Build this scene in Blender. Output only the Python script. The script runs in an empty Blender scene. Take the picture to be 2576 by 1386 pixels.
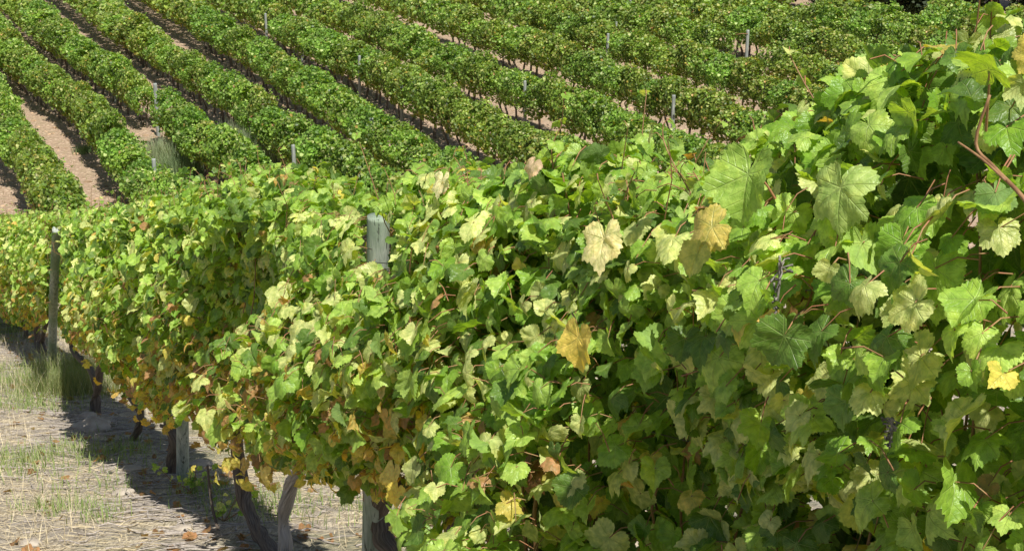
import bpy, math, random
import numpy as np
from mathutils import Vector, Matrix

rng = np.random.default_rng(7)
random.seed(7)
sc = bpy.context.scene
COL = bpy.data.collections.new("vineyard"); sc.collection.children.link(COL)

# ------------------------------------------------------------------ camera
W_, H_ = 2576.0, 1386.0            # working pixel frame
F_ = W_ * 50.0 / 36.0
HOR = -350.0
PITCH = math.atan((H_/2 - HOR) / F_)
cp, sp = math.cos(PITCH), math.sin(PITCH)
RIGHT = np.array([1., 0, 0]); FWD = np.array([0, cp, -sp]); UP = np.array([0, sp, cp])
cam_d = bpy.data.cameras.new("camera"); cam_d.sensor_width = 36; cam_d.lens = 50
cam_d.clip_start = 0.05; cam_d.clip_end = 5000
cam = bpy.data.objects.new("camera", cam_d); COL.objects.link(cam)
cam.location = (0, 0, 0); cam.rotation_euler = (math.pi/2 - PITCH, 0, 0)
sc.camera = cam
cam_d.dof.use_dof = False

def ray(x, y):
    return RIGHT*((x - W_/2)/F_) + UP*((H_/2 - y)/F_) + FWD
def unproj(x, y, d):
    return ray(x, y)*d
def proj(P):
    P = np.atleast_2d(P)
    d = P @ FWD
    return P[:, 0]/d*F_ + W_/2, H_/2 - (P @ UP)/d*F_, d

# ------------------------------------------------------------------ noise
def _hash(ix, iy, iz, seed):
    h = (ix*374761393 + iy*668265263 + iz*2147483647 + seed*974634777) & 0xFFFFFFFF
    h = ((h ^ (h >> 13)) * 1274126177) & 0xFFFFFFFF
    h = ((h ^ (h >> 16)) * 2246822519) & 0xFFFFFFFF
    return ((h ^ (h >> 15)) & 0xFFFFFF) / float(0xFFFFFF)
def noise(x, y, z=0, seed=0):
    x = np.asarray(x, float); y = np.asarray(y, float); z = np.asarray(z, float)
    x, y, z = np.broadcast_arrays(x, y, z)
    ix, iy, iz = np.floor(x).astype(np.int64), np.floor(y).astype(np.int64), np.floor(z).astype(np.int64)
    fx, fy, fz = x-ix, y-iy, z-iz
    fx, fy, fz = [f*f*(3-2*f) for f in (fx, fy, fz)]
    r = 0
    for a in (0, 1):
        for b in (0, 1):
            for c in (0, 1):
                w = (fx if a else 1-fx)*(fy if b else 1-fy)*(fz if c else 1-fz)
                r = r + w*_hash(ix+a, iy+b, iz+c, seed)
    return r*2-1
def fbm(x, y, o=4, seed=0):
    r = 0; a = 1.0; s = 0
    for i in range(o):
        r = r + a*noise(x*2**i, y*2**i, 0, seed+i); s += a; a *= .5
    return r/s

# ------------------------------------------------------------------ terrain
VPX, VPY = -304.0, 599.0
D = ray(VPX, VPY); D = D/np.linalg.norm(D)               # direction of the near row, away from the camera
B0 = unproj(944, 599, 6.4)                                # eye-level line of the near row passes here
slope = math.tan(PITCH - math.atan((H_/2 - 599)/F_))
ROWH = 2.06
Z0 = (B0[2] - ROWH) + B0[1]*slope                         # near plane: z = Z0 - slope*y
NH = np.array([D[1], -D[0], 0]); NH = NH/np.linalg.norm(NH)  # horizontal normal, away from camera side (to the right)
if NH[0] < 0: NH = -NH
def terr(x, y):
    x = np.asarray(x, float); y = np.asarray(y, float)
    sr = (x-B0[0])*D[0]/(D[0]**2+D[1]**2)+(y-B0[1])*D[1]/(D[0]**2+D[1]**2)
    q_ = np.clip((sr-9.8)/4.0, 0, 1); q_ = q_*q_*(3-2*q_)
    a = Z0 - slope*y + .27*q_
    b = -8.93 + .0286*y + 0*x
    # far beyond the vines the land rises a little more
    b = b + np.clip(y-80, 0, None)*.06
    k = 1.0
    h = np.clip(0.5 + 0.5*(a-b)/k, 0, 1)
    z = b*(1-h) + a*h + k*h*(1-h)
    return z
def ground(x, y):
    """visible terrain with small relief"""
    z = terr(x, y)
    near = np.clip((30-np.asarray(y))/8, 0, 1)
    z = z + near*(.035*fbm(np.asarray(x)*1.3, np.asarray(y)*1.3, 4, 11) + .030*fbm(np.asarray(x)*5, np.asarray(y)*5, 4, 15))
    z = z + (1-near)*(.03*fbm(np.asarray(x)*1.1, np.asarray(y)*1.1, 3, 21))
    return z
def hit(x, y, dz=0.0, dmin=4.0):
    """point where the pixel's ray meets the terrain raised by dz"""
    r = ray(x, y); d0 = dmin; pd = d0
    for i in range(4000):
        d = d0 + i*.05
        p = r*d
        if p[2] < float(terr(p[0], p[1])) + dz:
            return p
    return r*d
def row_hit(x, y, n=0.0):
    """point where the pixel's ray meets the upright plane of the near row, moved n to the right"""
    r = ray(x, y)
    t = ((B0 + NH*n) @ NH) / (r @ NH)
    return r*t
def rowp(s, n=0.0, v=0.0):
    s = np.asarray(s, float)
    return B0 + np.multiply.outer(s, D) + np.multiply.outer(np.asarray(n, float)+0*s, NH) + np.multiply.outer(np.asarray(v, float)+0*s, np.array([0, 0, 1.]))
def depth_to_s(d):
    return (d - B0 @ FWD)/(D @ FWD)

# ------------------------------------------------------------------ mesh helpers
def build(name, V, faces, mats=(), parent=None, uv=None, col=None, midx=None, smooth=True, loc=None):
    """faces: list of int arrays (m,k)"""
    me = bpy.data.meshes.new(name)
    V = np.asarray(V, dtype=np.float32)
    faces = [np.asarray(f, dtype=np.int32) for f in faces if len(f)]
    nl = sum(f.size for f in faces); nf = sum(len(f) for f in faces)
    me.vertices.add(len(V)); me.vertices.foreach_set("co", V.ravel())
    me.loops.add(nl); me.polygons.add(nf)
    lv = np.concatenate([f.ravel() for f in faces])
    tot = np.concatenate([np.full(len(f), f.shape[1], np.int32) for f in faces])
    st = np.concatenate([[0], np.cumsum(tot)[:-1]]).astype(np.int32)
    me.loops.foreach_set("vertex_index", lv)
    me.polygons.foreach_set("loop_start", st)
    try: me.polygons.foreach_set("loop_total", tot)
    except Exception: pass
    me.polygons.foreach_set("use_smooth", np.full(nf, smooth))
    for m in mats: me.materials.append(m)
    if midx is not None: me.polygons.foreach_set("material_index", np.asarray(midx, np.int32))
    if uv is not None:
        l = me.uv_layers.new(name="UVMap"); l.data.foreach_set("uv", np.asarray(uv, np.float32)[lv].ravel())
    if col is not None:
        a = me.color_attributes.new("tint", 'FLOAT_COLOR', 'POINT'); a.data.foreach_set("color", np.asarray(col, np.float32).ravel())
    me.update(calc_edges=True); me.validate()
    o = bpy.data.objects.new(name, me); COL.objects.link(o)
    if parent is not None: o.parent = parent
    if loc is not None: o.location = loc
    return o

def tag(o, label=None, cat=None, group=None, kind=None):
    if label: o["label"] = label
    if cat: o["category"] = cat
    if group: o["group"] = group
    if kind: o["kind"] = kind
    return o
def empty(name, loc, rz=0.0):
    o = bpy.data.objects.new(name, None); COL.objects.link(o)
    o.empty_display_size = .2
    o.location = loc; o.rotation_euler = (0, 0, rz)
    return o

class Acc:
    """collects verts, faces, colours"""
    def __init__(s): s.V = []; s.F3 = []; s.F4 = []; s.C = []; s.U = []; s.M3 = []; s.M4 = []; s.n = 0
    def add(s, V, f3=None, f4=None, col=(1, 1, 1, 0), uv=None, m=0):
        V = np.asarray(V, float); n = len(V)
        s.V.append(V)
        if f3 is not None and len(f3): s.F3.append(np.asarray(f3)+s.n); s.M3.append(np.full(len(f3), m))
        if f4 is not None and len(f4): s.F4.append(np.asarray(f4)+s.n); s.M4.append(np.full(len(f4), m))
        c = np.asarray(col, float)
        s.C.append(np.broadcast_to(c, (n, 4)) if c.ndim == 1 else c)
        s.U.append(np.zeros((n, 2)) if uv is None else uv)
        s.n += n
    def out(s, name, mats, parent=None, smooth=True, origin=None):
        V = np.concatenate(s.V)
        if origin is not None: V = V - np.asarray(origin)
        fs = []; mi = []
        if s.F3: fs.append(np.concatenate(s.F3)); mi.append(np.concatenate(s.M3))
        if s.F4: fs.append(np.concatenate(s.F4)); mi.append(np.concatenate(s.M4))
        return build(name, V, fs, mats, parent, np.concatenate(s.U), np.concatenate(s.C), np.concatenate(mi), smooth)

def tube(P, R, sides=8, rough=0.0, seed=0, cap=True, sub=0, twist=0.0):
    """tube along polyline P with radii R; returns V, quads, tris, uv"""
    P = np.asarray(P, float); R = np.asarray(R, float)
    if sub:
        n = len(P); t = np.linspace(0, n-1, (n-1)*sub+1)
        i = np.clip(t.astype(int), 0, n-2); f = (t-i)[:, None]
        p0 = P[np.clip(i-1, 0, n-1)]; p1 = P[i]; p2 = P[i+1]; p3 = P[np.clip(i+2, 0, n-1)]
        P = .5*((2*p1)+(-p0+p2)*f+(2*p0-5*p1+4*p2-p3)*f*f+(-p0+3*p1-3*p2+p3)*f**3)
        R = np.interp(t, np.arange(n), R)
    T = np.gradient(P, axis=0); T /= np.linalg.norm(T, axis=1)[:, None]+1e-9
    ref = np.array([0.31, .9, .17]) if abs(T[0][1]) < .8 else np.array([1., .1, .2])
    A = np.cross(T, ref); A /= np.linalg.norm(A, axis=1)[:, None]; Bn = np.cross(T, A)
    th = np.arange(sides)/sides*2*np.pi
    L = np.concatenate([[0], np.cumsum(np.linalg.norm(np.diff(P, axis=0), axis=1))])
    TH = th[None]+twist*L[:, None]
    rr = R[:, None]*np.ones((1, sides))
    if rough:
        rr = rr*(1+rough*(noise(np.cos(th)[None]*1.6+seed*3.1, np.sin(th)[None]*1.6, L[:, None]*5, seed)
                          + .6*noise(np.cos(th)[None]*4+seed, np.sin(th)[None]*4, L[:, None]*9, seed+5)))
    V = P[:, None]+A[:, None]*(np.cos(TH)*rr)[..., None]+Bn[:, None]*(np.sin(TH)*rr)[..., None]
    n = len(P); V = V.reshape(-1, 3)
    i, j = np.meshgrid(np.arange(n-1), np.arange(sides), indexing='ij'); j2 = (j+1) % sides
    q = np.stack([i*sides+j, i*sides+j2, (i+1)*sides+j2, (i+1)*sides+j], -1).reshape(-1, 4)
    uv = np.stack([np.broadcast_to(th/6.283, (n, sides)), np.broadcast_to(L[:, None], (n, sides))], -1).reshape(-1, 2)
    t3 = []
    if cap:
        V = np.vstack([V, P[0], P[-1]]); uv = np.vstack([uv, [0, 0], [0, L[-1]]])
        a, b = n*sides, n*sides+1
        t3 = [[a, (k+1) % sides, k] for k in range(sides)]+[[b, (n-1)*sides+k, (n-1)*sides+(k+1) % sides] for k in range(sides)]
    return V, q, t3, uv

# ------------------------------------------------------------------ materials
def mat(name):
    m = bpy.data.materials.new(name); m.use_nodes = True; nt = m.node_tree
    for n in list(nt.nodes): nt.nodes.remove(n)
    return m, nt
class NT:
    def __init__(s, nt): s.nt = nt
    def n(s, t, **k):
        nd = s.nt.nodes.new(t)
        for a, b in k.items(): setattr(nd, a, b)
        return nd
    def l(s, a, b): s.nt.links.new(a, b)
    def math(s, op, a, b=None, c=None, clamp=False):
        nd = s.n('ShaderNodeMath', operation=op); nd.use_clamp = clamp
        for i, v in enumerate((a, b, c)):
            if v is None: continue
            if isinstance(v, (int, float)): nd.inputs[i].default_value = v
            else: s.l(v, nd.inputs[i])
        return nd.outputs[0]
    def mix(s, fac, a, b, mode='MIX'):
        nd = s.n('ShaderNodeMix', data_type='RGBA', blend_type=mode)
        for i, v in ((0, fac), (6, a), (7, b)):
            if isinstance(v, (int, float)): nd.inputs[i].default_value = v
            elif isinstance(v, tuple): nd.inputs[i].default_value = v if len(v) == 4 else v+(1,)
            else: s.l(v, nd.inputs[i])
        return nd.outputs[2]
    def noise(s, vec, scale, detail=3, rough=.5, dist=0):
        nd = s.n('ShaderNodeTexNoise'); nd.inputs['Scale'].default_value = scale
        nd.inputs['Detail'].default_value = detail; nd.inputs['Roughness'].default_value = rough
        nd.inputs['Distortion'].default_value = dist
        if vec is not None: s.l(vec, nd.inputs['Vector'])
        return nd
    def ramp(s, fac, stops):
        nd = s.n('ShaderNodeValToRGB'); s.l(fac, nd.inputs[0]); e = nd.color_ramp.elements
        while len(e) < len(stops): e.new(.5)
        for el, (p, c) in zip(e, stops):
            el.position = p; el.color = c if len(c) == 4 else c+(1,)
        return nd.outputs[0]
    def coord(s, which='Object'):
        return s.n('ShaderNodeTexCoord').outputs[which]
    def scale(s, vec, v):
        nd = s.n('ShaderNodeMapping'); nd.inputs['Scale'].default_value = v; s.l(vec, nd.inputs[0]); return nd.outputs[0]
    def bump(s, h, st, dist):
        nd = s.n('ShaderNodeBump'); nd.inputs['Strength'].default_value = st; nd.inputs['Distance'].default_value = dist
        s.l(h, nd.inputs['Height']); return nd.outputs[0]

def leaf_material(name, veins=True, trans=.38, rough=.42, spec=.5, bright=1.0):
    m, nt = mat(name); g = NT(nt)
    at = g.n('ShaderNodeAttribute', attribute_name='tint')
    col = at.outputs['Color']; brown = at.outputs['Alpha']
    geo = g.n('ShaderNodeNewGeometry'); back = geo.outputs['Backfacing']
    nrm = None
    if veins:
        uv = g.coord('UV'); sep = g.n('ShaderNodeSeparateXYZ'); g.l(uv, sep.inputs[0])
        x = g.math('MULTIPLY', g.math('SUBTRACT', sep.outputs[0], .5), 2.)
        y = g.math('MULTIPLY', g.math('SUBTRACT', sep.outputs[1], .5), 2.)
        r = g.math('SQRT', g.math('ADD', g.math('MULTIPLY', x, x), g.math('MULTIPLY', y, y)))
        th = g.math('ARCTAN2', x, y)
        ph = g.math('PINGPONG', g.math('ABSOLUTE', th), .4538)
        al = g.math('MULTIPLY', r, g.math('COSINE', ph)); pe = g.math('MULTIPLY', r, g.math('SINE', ph))
        wv = g.math('MULTIPLY', g.math('SUBTRACT', 1.15, r), .026)
        main = g.math('SUBTRACT', 1.0, g.math('DIVIDE', pe, wv), clamp=True)
        fr = g.math('FRACT', g.math('MULTIPLY', g.math('SUBTRACT', al, g.math('MULTIPLY', pe, .95)), 5.5))
        sec = g.math('SUBTRACT', 1.0, g.math('MULTIPLY', g.math('ABSOLUTE', g.math('SUBTRACT', fr, .5)), 9.0), clamp=True)
        tex = g.coord('Object')
        n1 = g.noise(tex, 60, 3); n2 = g.noise(tex, 260, 2)
        vein = g.math('MAXIMUM', main, g.math('MULTIPLY', sec, .45))
        # mottling
        dark = g.mix(1.0, col, (.72, .78, .62, 1), 'MULTIPLY'); lite = g.mix(1.0, col, (1.22, 1.15, 1.2, 1), 'MULTIPLY')
        c = g.mix(g.ramp(n1.outputs[0], [(.35, (0, 0, 0)), (.65, (1, 1, 1))]), dark, lite)
        vcol = g.mix(.55, c, (.42, .50, .20, 1))
        c = g.mix(g.math('MULTIPLY', vein, .75), c, vcol)
        n0 = g.noise(tex, 22, 3)
        c = g.mix(g.math('MULTIPLY', g.ramp(n0.outputs[0], [(.52, (0, 0, 0)), (.70, (1, 1, 1))]), .30), c, g.mix(1.0, c, (1.55, 1.25, .75, 1), 'MULTIPLY'))
        # browned rim
        rim = g.math('ADD', g.math('MULTIPLY', g.math('SUBTRACT', r, .75), 1.6), g.math('MULTIPLY', g.math('SUBTRACT', n1.outputs[0], .5), 2.2))
        rim = g.math('ADD', rim, g.math('MULTIPLY', g.math('SUBTRACT', brown, .5), 2.0), clamp=True)
        rim = g.math('MULTIPLY', rim, g.math('GREATER_THAN', brown, .04))
        bc = g.mix(n2.outputs[0], (.20, .085, .03, 1), (.42, .24, .11, 1))
        c = g.mix(rim, c, bc)
        col = c
        hgt = g.math('ADD', g.math('MULTIPLY', vein, -.9), g.math('MULTIPLY', n1.outputs[0], 1.6))
        hgt = g.math('ADD', hgt, g.math('MULTIPLY', n2.outputs[0], .4))
        nrm = g.bump(hgt, .55, .004)
    backc = g.mix(.30, col, (.28, .40, .16, 1))
    base = g.mix(back, col, backc)
    p = g.n('ShaderNodeBsdfPrincipled'); g.l(base, p.inputs['Base Color'])
    g.l(g.math('ADD', g.math('MULTIPLY', back, .25), rough), p.inputs['Roughness'])
    p.inputs['Specular IOR Level'].default_value = spec
    t = g.n('ShaderNodeBsdfTranslucent')
    tc = g.mix(1.0, col, (2.0*bright, 1.9*bright, .40*bright, 1), 'MULTIPLY'); g.l(tc, t.inputs['Color'])
    if nrm is not None: g.l(nrm, p.inputs['Normal']); g.l(nrm, t.inputs['Normal'])
    mx = g.n('ShaderNodeMixShader'); mx.inputs[0].default_value = trans
    g.l(p.outputs[0], mx.inputs[1]); g.l(t.outputs[0], mx.inputs[2])
    o = g.n('ShaderNodeOutputMaterial'); g.l(mx.outputs[0], o.inputs[0])
    return m

def simple_material(name, c1, c2, scale=20, stretch=(1, 1, 1), rough=.85, bump=.4, dist=.01, detail=5, use_tint=False, spec=.3, coord='Object', lo=.3, hi=.7):
    m, nt = mat(name); g = NT(nt)
    v = g.scale(g.coord(coord), stretch)
    n = g.noise(v, scale, detail, .6)
    c = g.mix(g.ramp(n.outputs[0], [(lo, (0, 0, 0)), (hi, (1, 1, 1))]), c1, c2)
    if use_tint:
        at = g.n('ShaderNodeAttribute', attribute_name='tint')
        c = g.mix(1.0, c, at.outputs['Color'], 'MULTIPLY')
    p = g.n('ShaderNodeBsdfPrincipled'); g.l(c, p.inputs['Base Color']); p.inputs['Roughness'].default_value = rough
    p.inputs['Specular IOR Level'].default_value = spec
    if bump: g.l(g.bump(n.outputs[0], bump, dist), p.inputs['Normal'])
    o = g.n('ShaderNodeOutputMaterial'); g.l(p.outputs[0], o.inputs[0])
    return m

M_leaf = leaf_material("vine_leaf_near", True, .36, .38, .42)
M_leaf_far = leaf_material("vine_leaf_far", False, .34, .45, .45, .9)
M_tree_leaf = leaf_material("tree_leaf", False, .2, .6, .3, .6)
M_stem = simple_material("petiole", (.30, .22, .09), (.36, .13, .08), 30, rough=.5, bump=0)
M_cane = simple_material("cane", (.17, .085, .04), (.36, .21, .10), 40, (1, 1, .2), .55, .3, .003)
M_bark = simple_material("vine_bark", (.03, .022, .017), (.30, .245, .195), 14, (5, .55, 1), .95, 1.0, .012, 7, coord='UV')
M_bark_pale = simple_material("vine_bark_pale", (.26, .225, .19), (.72, .66, .58), 14, (5, .55, 1), .95, 1.0, .012, 7, coord='UV')
M_dry = simple_material("dry_straw", (.56, .45, .27), (.80, .71, .50), 30, rough=.8, bump=0, use_tint=True)
M_grass = leaf_material("grass_blade", False, .3, .6, .25, .7)
M_twig = simple_material("dead_twig", (.20, .17, .145), (.50, .45, .40), 60, rough=.9, bump=.3, dist=.003)
M_rachis = simple_material("dried_stalk", (.03, .028, .025), (.30, .28, .24), 50, rough=.8, bump=0)
M_stone = simple_material("stone", (.30, .25, .20), (.46, .41, .34), 12, rough=.95, bump=.6, dist=.02, use_tint=True)
def wire_mat():
    m, nt = mat("wire_steel"); g = NT(nt)
    p = g.n('ShaderNodeBsdfPrincipled'); n = g.noise(g.coord(), 30)
    g.l(g.mix(n.outputs[0], (.10, .09, .08, 1), (.28, .27, .26, 1)), p.inputs['Base Color'])
    p.inputs['Metallic'].default_value = .6; p.inputs['Roughness'].default_value = .5
    o = g.n('ShaderNodeOutputMaterial'); g.l(p.outputs[0], o.inputs[0]); return m
M_wire = wire_mat()
def post_mat():
    m, nt = mat("weathered_post"); g = NT(nt)
    v = g.coord('Object')
    a = g.noise(g.scale(v, (34, 34, 1.3)), 1.0, 7, .7, .5)
    b = g.noise(g.scale(v, (70, 70, 2.2)), 1.0, 3, .6)
    c = g.noise(v, 3.0, 3)
    col = g.mix(g.ramp(a.outputs[0], [(.35, (0, 0, 0)), (.62, (1, 1, 1))]), (.17, .20, .165, 1), (.50, .535, .475, 1))
    col = g.mix(g.ramp(c.outputs[0], [(.4, (0, 0, 0)), (.62, (1, 1, 1))]), col, (.24, .31, .22, 1))
    crack = g.ramp(b.outputs[0], [(.33, (1, 1, 1)), (.39, (0, 0, 0))])
    col = g.mix(crack, col, (.07, .075, .06, 1))
    p = g.n('ShaderNodeBsdfPrincipled'); g.l(col, p.inputs['Base Color']); p.inputs['Roughness'].default_value = .85
    p.inputs['Specular IOR Level'].default_value = .25
    h = g.math('SUBTRACT', a.outputs[0], g.math('MULTIPLY', crack, .8)); g.l(g.bump(h, .7, .008), p.inputs['Normal'])
    o = g.n('ShaderNodeOutputMaterial'); g.l(p.outputs[0], o.inputs[0]); return m
M_post = post_mat()
M_post_far = simple_material("far_post_wood", (.16, .18, .16), (.36, .38, .35), 6, (6, 6, .6), .9, .4, .01)
def ground_mat():
    m, nt = mat("vineyard_soil"); g = NT(nt)
    v = g.coord('Object'); sep = g.n('ShaderNodeSeparateXYZ'); g.l(v, sep.inputs[0])
    big = g.noise(v, .45, 4, .6); mid = g.noise(v, 2.4, 5, .65); fine = g.noise(v, 16, 6, .7); grit = g.noise(v, 70, 4, .7)
    vor = g.n('ShaderNodeTexVoronoi'); vor.inputs['Scale'].default_value = 7.5; g.l(v, vor.inputs['Vector'])
    vor2 = g.n('ShaderNodeTexVoronoi'); vor2.inputs['Scale'].default_value = 26; g.l(v, vor2.inputs['Vector'])
    # near soil: grey-tan dust with straw
    st = g.noise(g.scale(v, (60, 9, 9)), 1.0, 4, .7, 1.2)
    dirt = g.mix(g.ramp(fine.outputs[0], [(.3, (0, 0, 0)), (.7, (1, 1, 1))]), (.19, .16, .13, 1), (.58, .51, .42, 1))
    straw = g.mix(g.ramp(st.outputs[0], [(.38, (0, 0, 0)), (.62, (1, 1, 1))]), (.25, .19, .12, 1), (.78, .68, .50, 1))
    near = g.mix(g.ramp(mid.outputs[0], [(.40, (0, 0, 0)), (.60, (1, 1, 1))]), dirt, straw)
    gp = g.ramp(big.outputs[0], [(.52, (0, 0, 0)), (.64, (1, 1, 1))])
    near = g.mix(g.math('MULTIPLY', gp, .45), near, (.16, .19, .075, 1))
    # far soil: reddish clods
    red = g.mix(g.ramp(fine.outputs[0], [(.3, (0, 0, 0)), (.72, (1, 1, 1))]), (.27, .18, .125, 1), (.56, .42, .30, 1))
    red = g.mix(g.ramp(vor.outputs['Distance'], [(.10, (1, 1, 1)), (.38, (0, 0, 0))]), red, (.66, .52, .38, 1))
    red = g.mix(g.ramp(mid.outputs[0], [(.45, (0, 0, 0)), (.70, (.8, .8, .8))]), red, (.34, .27, .17, 1))
    f = g.math('DIVIDE', g.math('SUBTRACT', sep.outputs[1], 25.0), 3.0, clamp=True)
    c = g.mix(f, near, red)
    far = g.math('DIVIDE', g.math('SUBTRACT', sep.outputs[1], 95.0), 60.0, clamp=True)
    c = g.mix(far, c, g.mix(big.outputs[0], (.05, .075, .03, 1), (.12, .13, .06, 1)))
    p = g.n('ShaderNodeBsdfPrincipled'); g.l(c, p.inputs['Base Color']); p.inputs['Roughness'].default_value = .95
    p.inputs['Specular IOR Level'].default_value = .15
    h = g.math('ADD', g.math('MULTIPLY', fine.outputs[0], 1.0), g.math('MULTIPLY', grit.outputs[0], .35))
    h = g.math('SUBTRACT', h, g.math('MULTIPLY', vor.outputs['Distance'], 1.2))
    h = g.math('SUBTRACT', h, g.math('MULTIPLY', vor2.outputs['Distance'], .4))
    g.l(g.bump(h, .8, .05), p.inputs['Normal'])
    o = g.n('ShaderNodeOutputMaterial'); g.l(p.outputs[0], o.inputs[0]); return m
M_ground = ground_mat()

# ------------------------------------------------------------------ ground sheet
def axis(lo, hi, near_lo, near_hi, step, nfar):
    a = np.arange(near_lo, near_hi, step)
    u = np.linspace(0, 1, nfar+1)[1:]
    right = near_hi + (hi-near_hi)*u**3; left = near_lo - (near_lo-lo)*u**3
    return np.concatenate([left[::-1], a, right])
gx = axis(-1500, 1500, -14, 6, .07, 60)
gy = np.concatenate([np.linspace(-400, 0, 12)[:-1], np.arange(0, 5, .4), np.arange(5, 26, .07), np.arange(26, 80, .35), 80+(2500-80)*np.linspace(0, 1, 60)**3])
X, Y = np.meshgrid(gx, gy, indexing='ij')
Z = ground(X, Y)
V = np.stack([X, Y, Z], -1).reshape(-1, 3)
nx, ny = len(gx), len(gy)
i, j = np.meshgrid(np.arange(nx-1), np.arange(ny-1), indexing='ij')
q = np.stack([i*ny+j, (i+1)*ny+j, (i+1)*ny+j+1, i*ny+j+1], -1).reshape(-1, 4)
g0 = build("ground", V, [q], [M_ground]); g0["kind"] = "structure"
g0["label"] = "sloping vineyard ground of straw, grey dust and reddish clods"

# ------------------------------------------------------------------ leaf templates
def leaf_template(seed, hi=True):
    r = np.random.default_rng(seed)
    deep = r.choice([r.uniform(-.08, .06), r.uniform(.02, .20)])
    ctrl_a = np.radians([0, 26, 52, 79, 106, 138, 160, 176])
    ctrl_r = np.array([.96, .80-deep, .89, .72-deep*.8, .76, .66, .54, .18])
    if hi == 1: nteeth = 15; nrings = [.22, .5, .78, 1.0]
    elif hi == 2: nteeth = 9; nrings = [.5, 1.0]
    else: nteeth = 0; nrings = [1.0]
    if nteeth:
        nb = nteeth*4+1
        a = np.linspace(-np.radians(177), np.radians(177), nb)
        k = np.arange(nb) % 2
        amp = .085 if hi == 1 else .10
        tooth = np.where(k == 0, 0, amp*(.6+.8*r.random(nb)))
    else:
        a = np.radians([-165, -106, -70, -40, 0, 40, 70, 106, 165]); tooth = np.zeros(len(a)); nb = len(a)
    asym = r.uniform(.92, 1.08, 8)
    rad = np.where(a < 0, np.interp(np.abs(a), ctrl_a, ctrl_r*asym), np.interp(np.abs(a), ctrl_a, ctrl_r*asym[::-1].copy()))
    # smooth the lobes a little
    rad = rad*(1-tooth*.9)
    rad = rad + .02*np.sin(5*a+seed)
    pts = [np.zeros((1, 2))]
    for t in nrings:
        pts.append(np.stack([np.sin(a)*rad*t, np.cos(a)*rad*t], -1))
    P = np.concatenate(pts)
    x, y = P[:, 0], P[:, 1]; rr = np.hypot(x, y); th = np.arctan2(x, y)
    fold = r.uniform(-.15, .42); cup = r.uniform(-.45, .30); droop = r.uniform(.0, .6); rip = r.uniform(.05, .19); ph = r.uniform(0, 6.28)
    z = fold*np.abs(x) + cup*rr**2 - droop*np.clip(y, 0, None)**2 + rip*np.sin(3*th+ph)*rr**2 + .05*np.sin(7*th+ph*2)*rr**3
    z = z + .055*noise(x*4+seed, y*4, 0, seed)+.02*noise(x*9+seed, y*9, 0, seed+4)
    z = z + r.uniform(-.25, .25)*x*y
    # side curl
    c = r.uniform(-.25, .35); z = z + c*np.clip(np.abs(x)-.4, 0, None)**1.5
    V = np.stack([x*(1-.25*abs(fold)), y-.0, z], -1)
    F3 = [[0, 1+k+1, 1+k] for k in range(nb-1)]
    for ri in range(len(nrings)-1):
        o1 = 1+ri*nb; o2 = o1+nb
        for k in range(nb-1):
            F3.append([o1+k, o1+k+1, o2+k+1]); F3.append([o1+k, o2+k+1, o2+k])
    uv = np.stack([x*.5+.5, y*.5+.5], -1)
    F3 = np.array(F3)
    # upper side = +z
    n = np.cross(V[F3[0][1]]-V[F3[0][0]], V[F3[0][2]]-V[F3[0][0]])
    if n[2] < 0: F3 = F3[:, ::-1]
    return V, F3, uv
TH_ = [leaf_template(100+k, 1) for k in range(14)]
TM_ = [leaf_template(200+k, 2) for k in range(9)]
TL_ = [leaf_template(300+k, 3) for k in range(5)]

def norm(a): return a/(np.linalg.norm(a, axis=-1, keepdims=True)+1e-9)
def place_leaves(acc, templates, pos, nrm, tip, size, col, m=0, rngl=rng):
    """pos: attachment points, nrm: upper side, tip: tip direction, size: length"""
    nrm = norm(nrm); tip = norm(tip - nrm*np.sum(tip*nrm, -1, keepdims=True)); xs = np.cross(tip, nrm)
    which = rngl.integers(0, len(templates), len(pos))
    for k, (V, F, UV) in enumerate(templates):
        s = np.where(which == k)[0]
        if not len(s): continue
        S = size[s][:, None, None]
        P = pos[s][:, None]+S*(V[None, :, 0:1]*xs[s][:, None]+V[None, :, 1:2]*tip[s][:, None]+V[None, :, 2:3]*nrm[s][:, None])
        n = len(V)
        FF = (F[None]+(np.arange(len(s))*n)[:, None, None]).reshape(-1, 3)
        C = np.repeat(col[s], n, axis=0)
        acc.add(P.reshape(-1, 3), FF, None, C, np.tile(UV, (len(s), 1)), m)

def leaf_colors(n, yellow=0.0, r=rng, pale=.27):
    """green palette; alpha = how browned the rim is"""
    t = r.random(n)
    g1 = np.array([.18, .345, .035]); g2 = np.array([.40, .56, .12]); g3 = np.array([.095, .175, .030])
    c = g1[None]*(1-t[:, None])+g2[None]*t[:, None]
    dk = r.random(n) < .25; c[dk] = g3*(1+.4*r.random((dk.sum(), 1)))
    pl = r.random(n) < pale; c[pl] = np.array([.52, .58, .22])*(1+.25*(r.random((pl.sum(), 1))-.5))
    a = np.where(r.random(n) < .10, r.uniform(.1, .35, n), 0)
    ye = r.random(n) < yellow
    k = r.random(n)
    yc = np.where((k < .45)[:, None], np.array([.62, .54, .12]), np.where((k < .75)[:, None], np.array([.62, .42, .12]), np.array([.42, .24, .11])))
    yc = yc*(.8+.4*r.random((n, 1)))
    c = np.where(ye[:, None], yc, c); a = np.where(ye, r.uniform(.05, .62, n), a)
    return np.concatenate([c, a[:, None]], 1)

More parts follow.
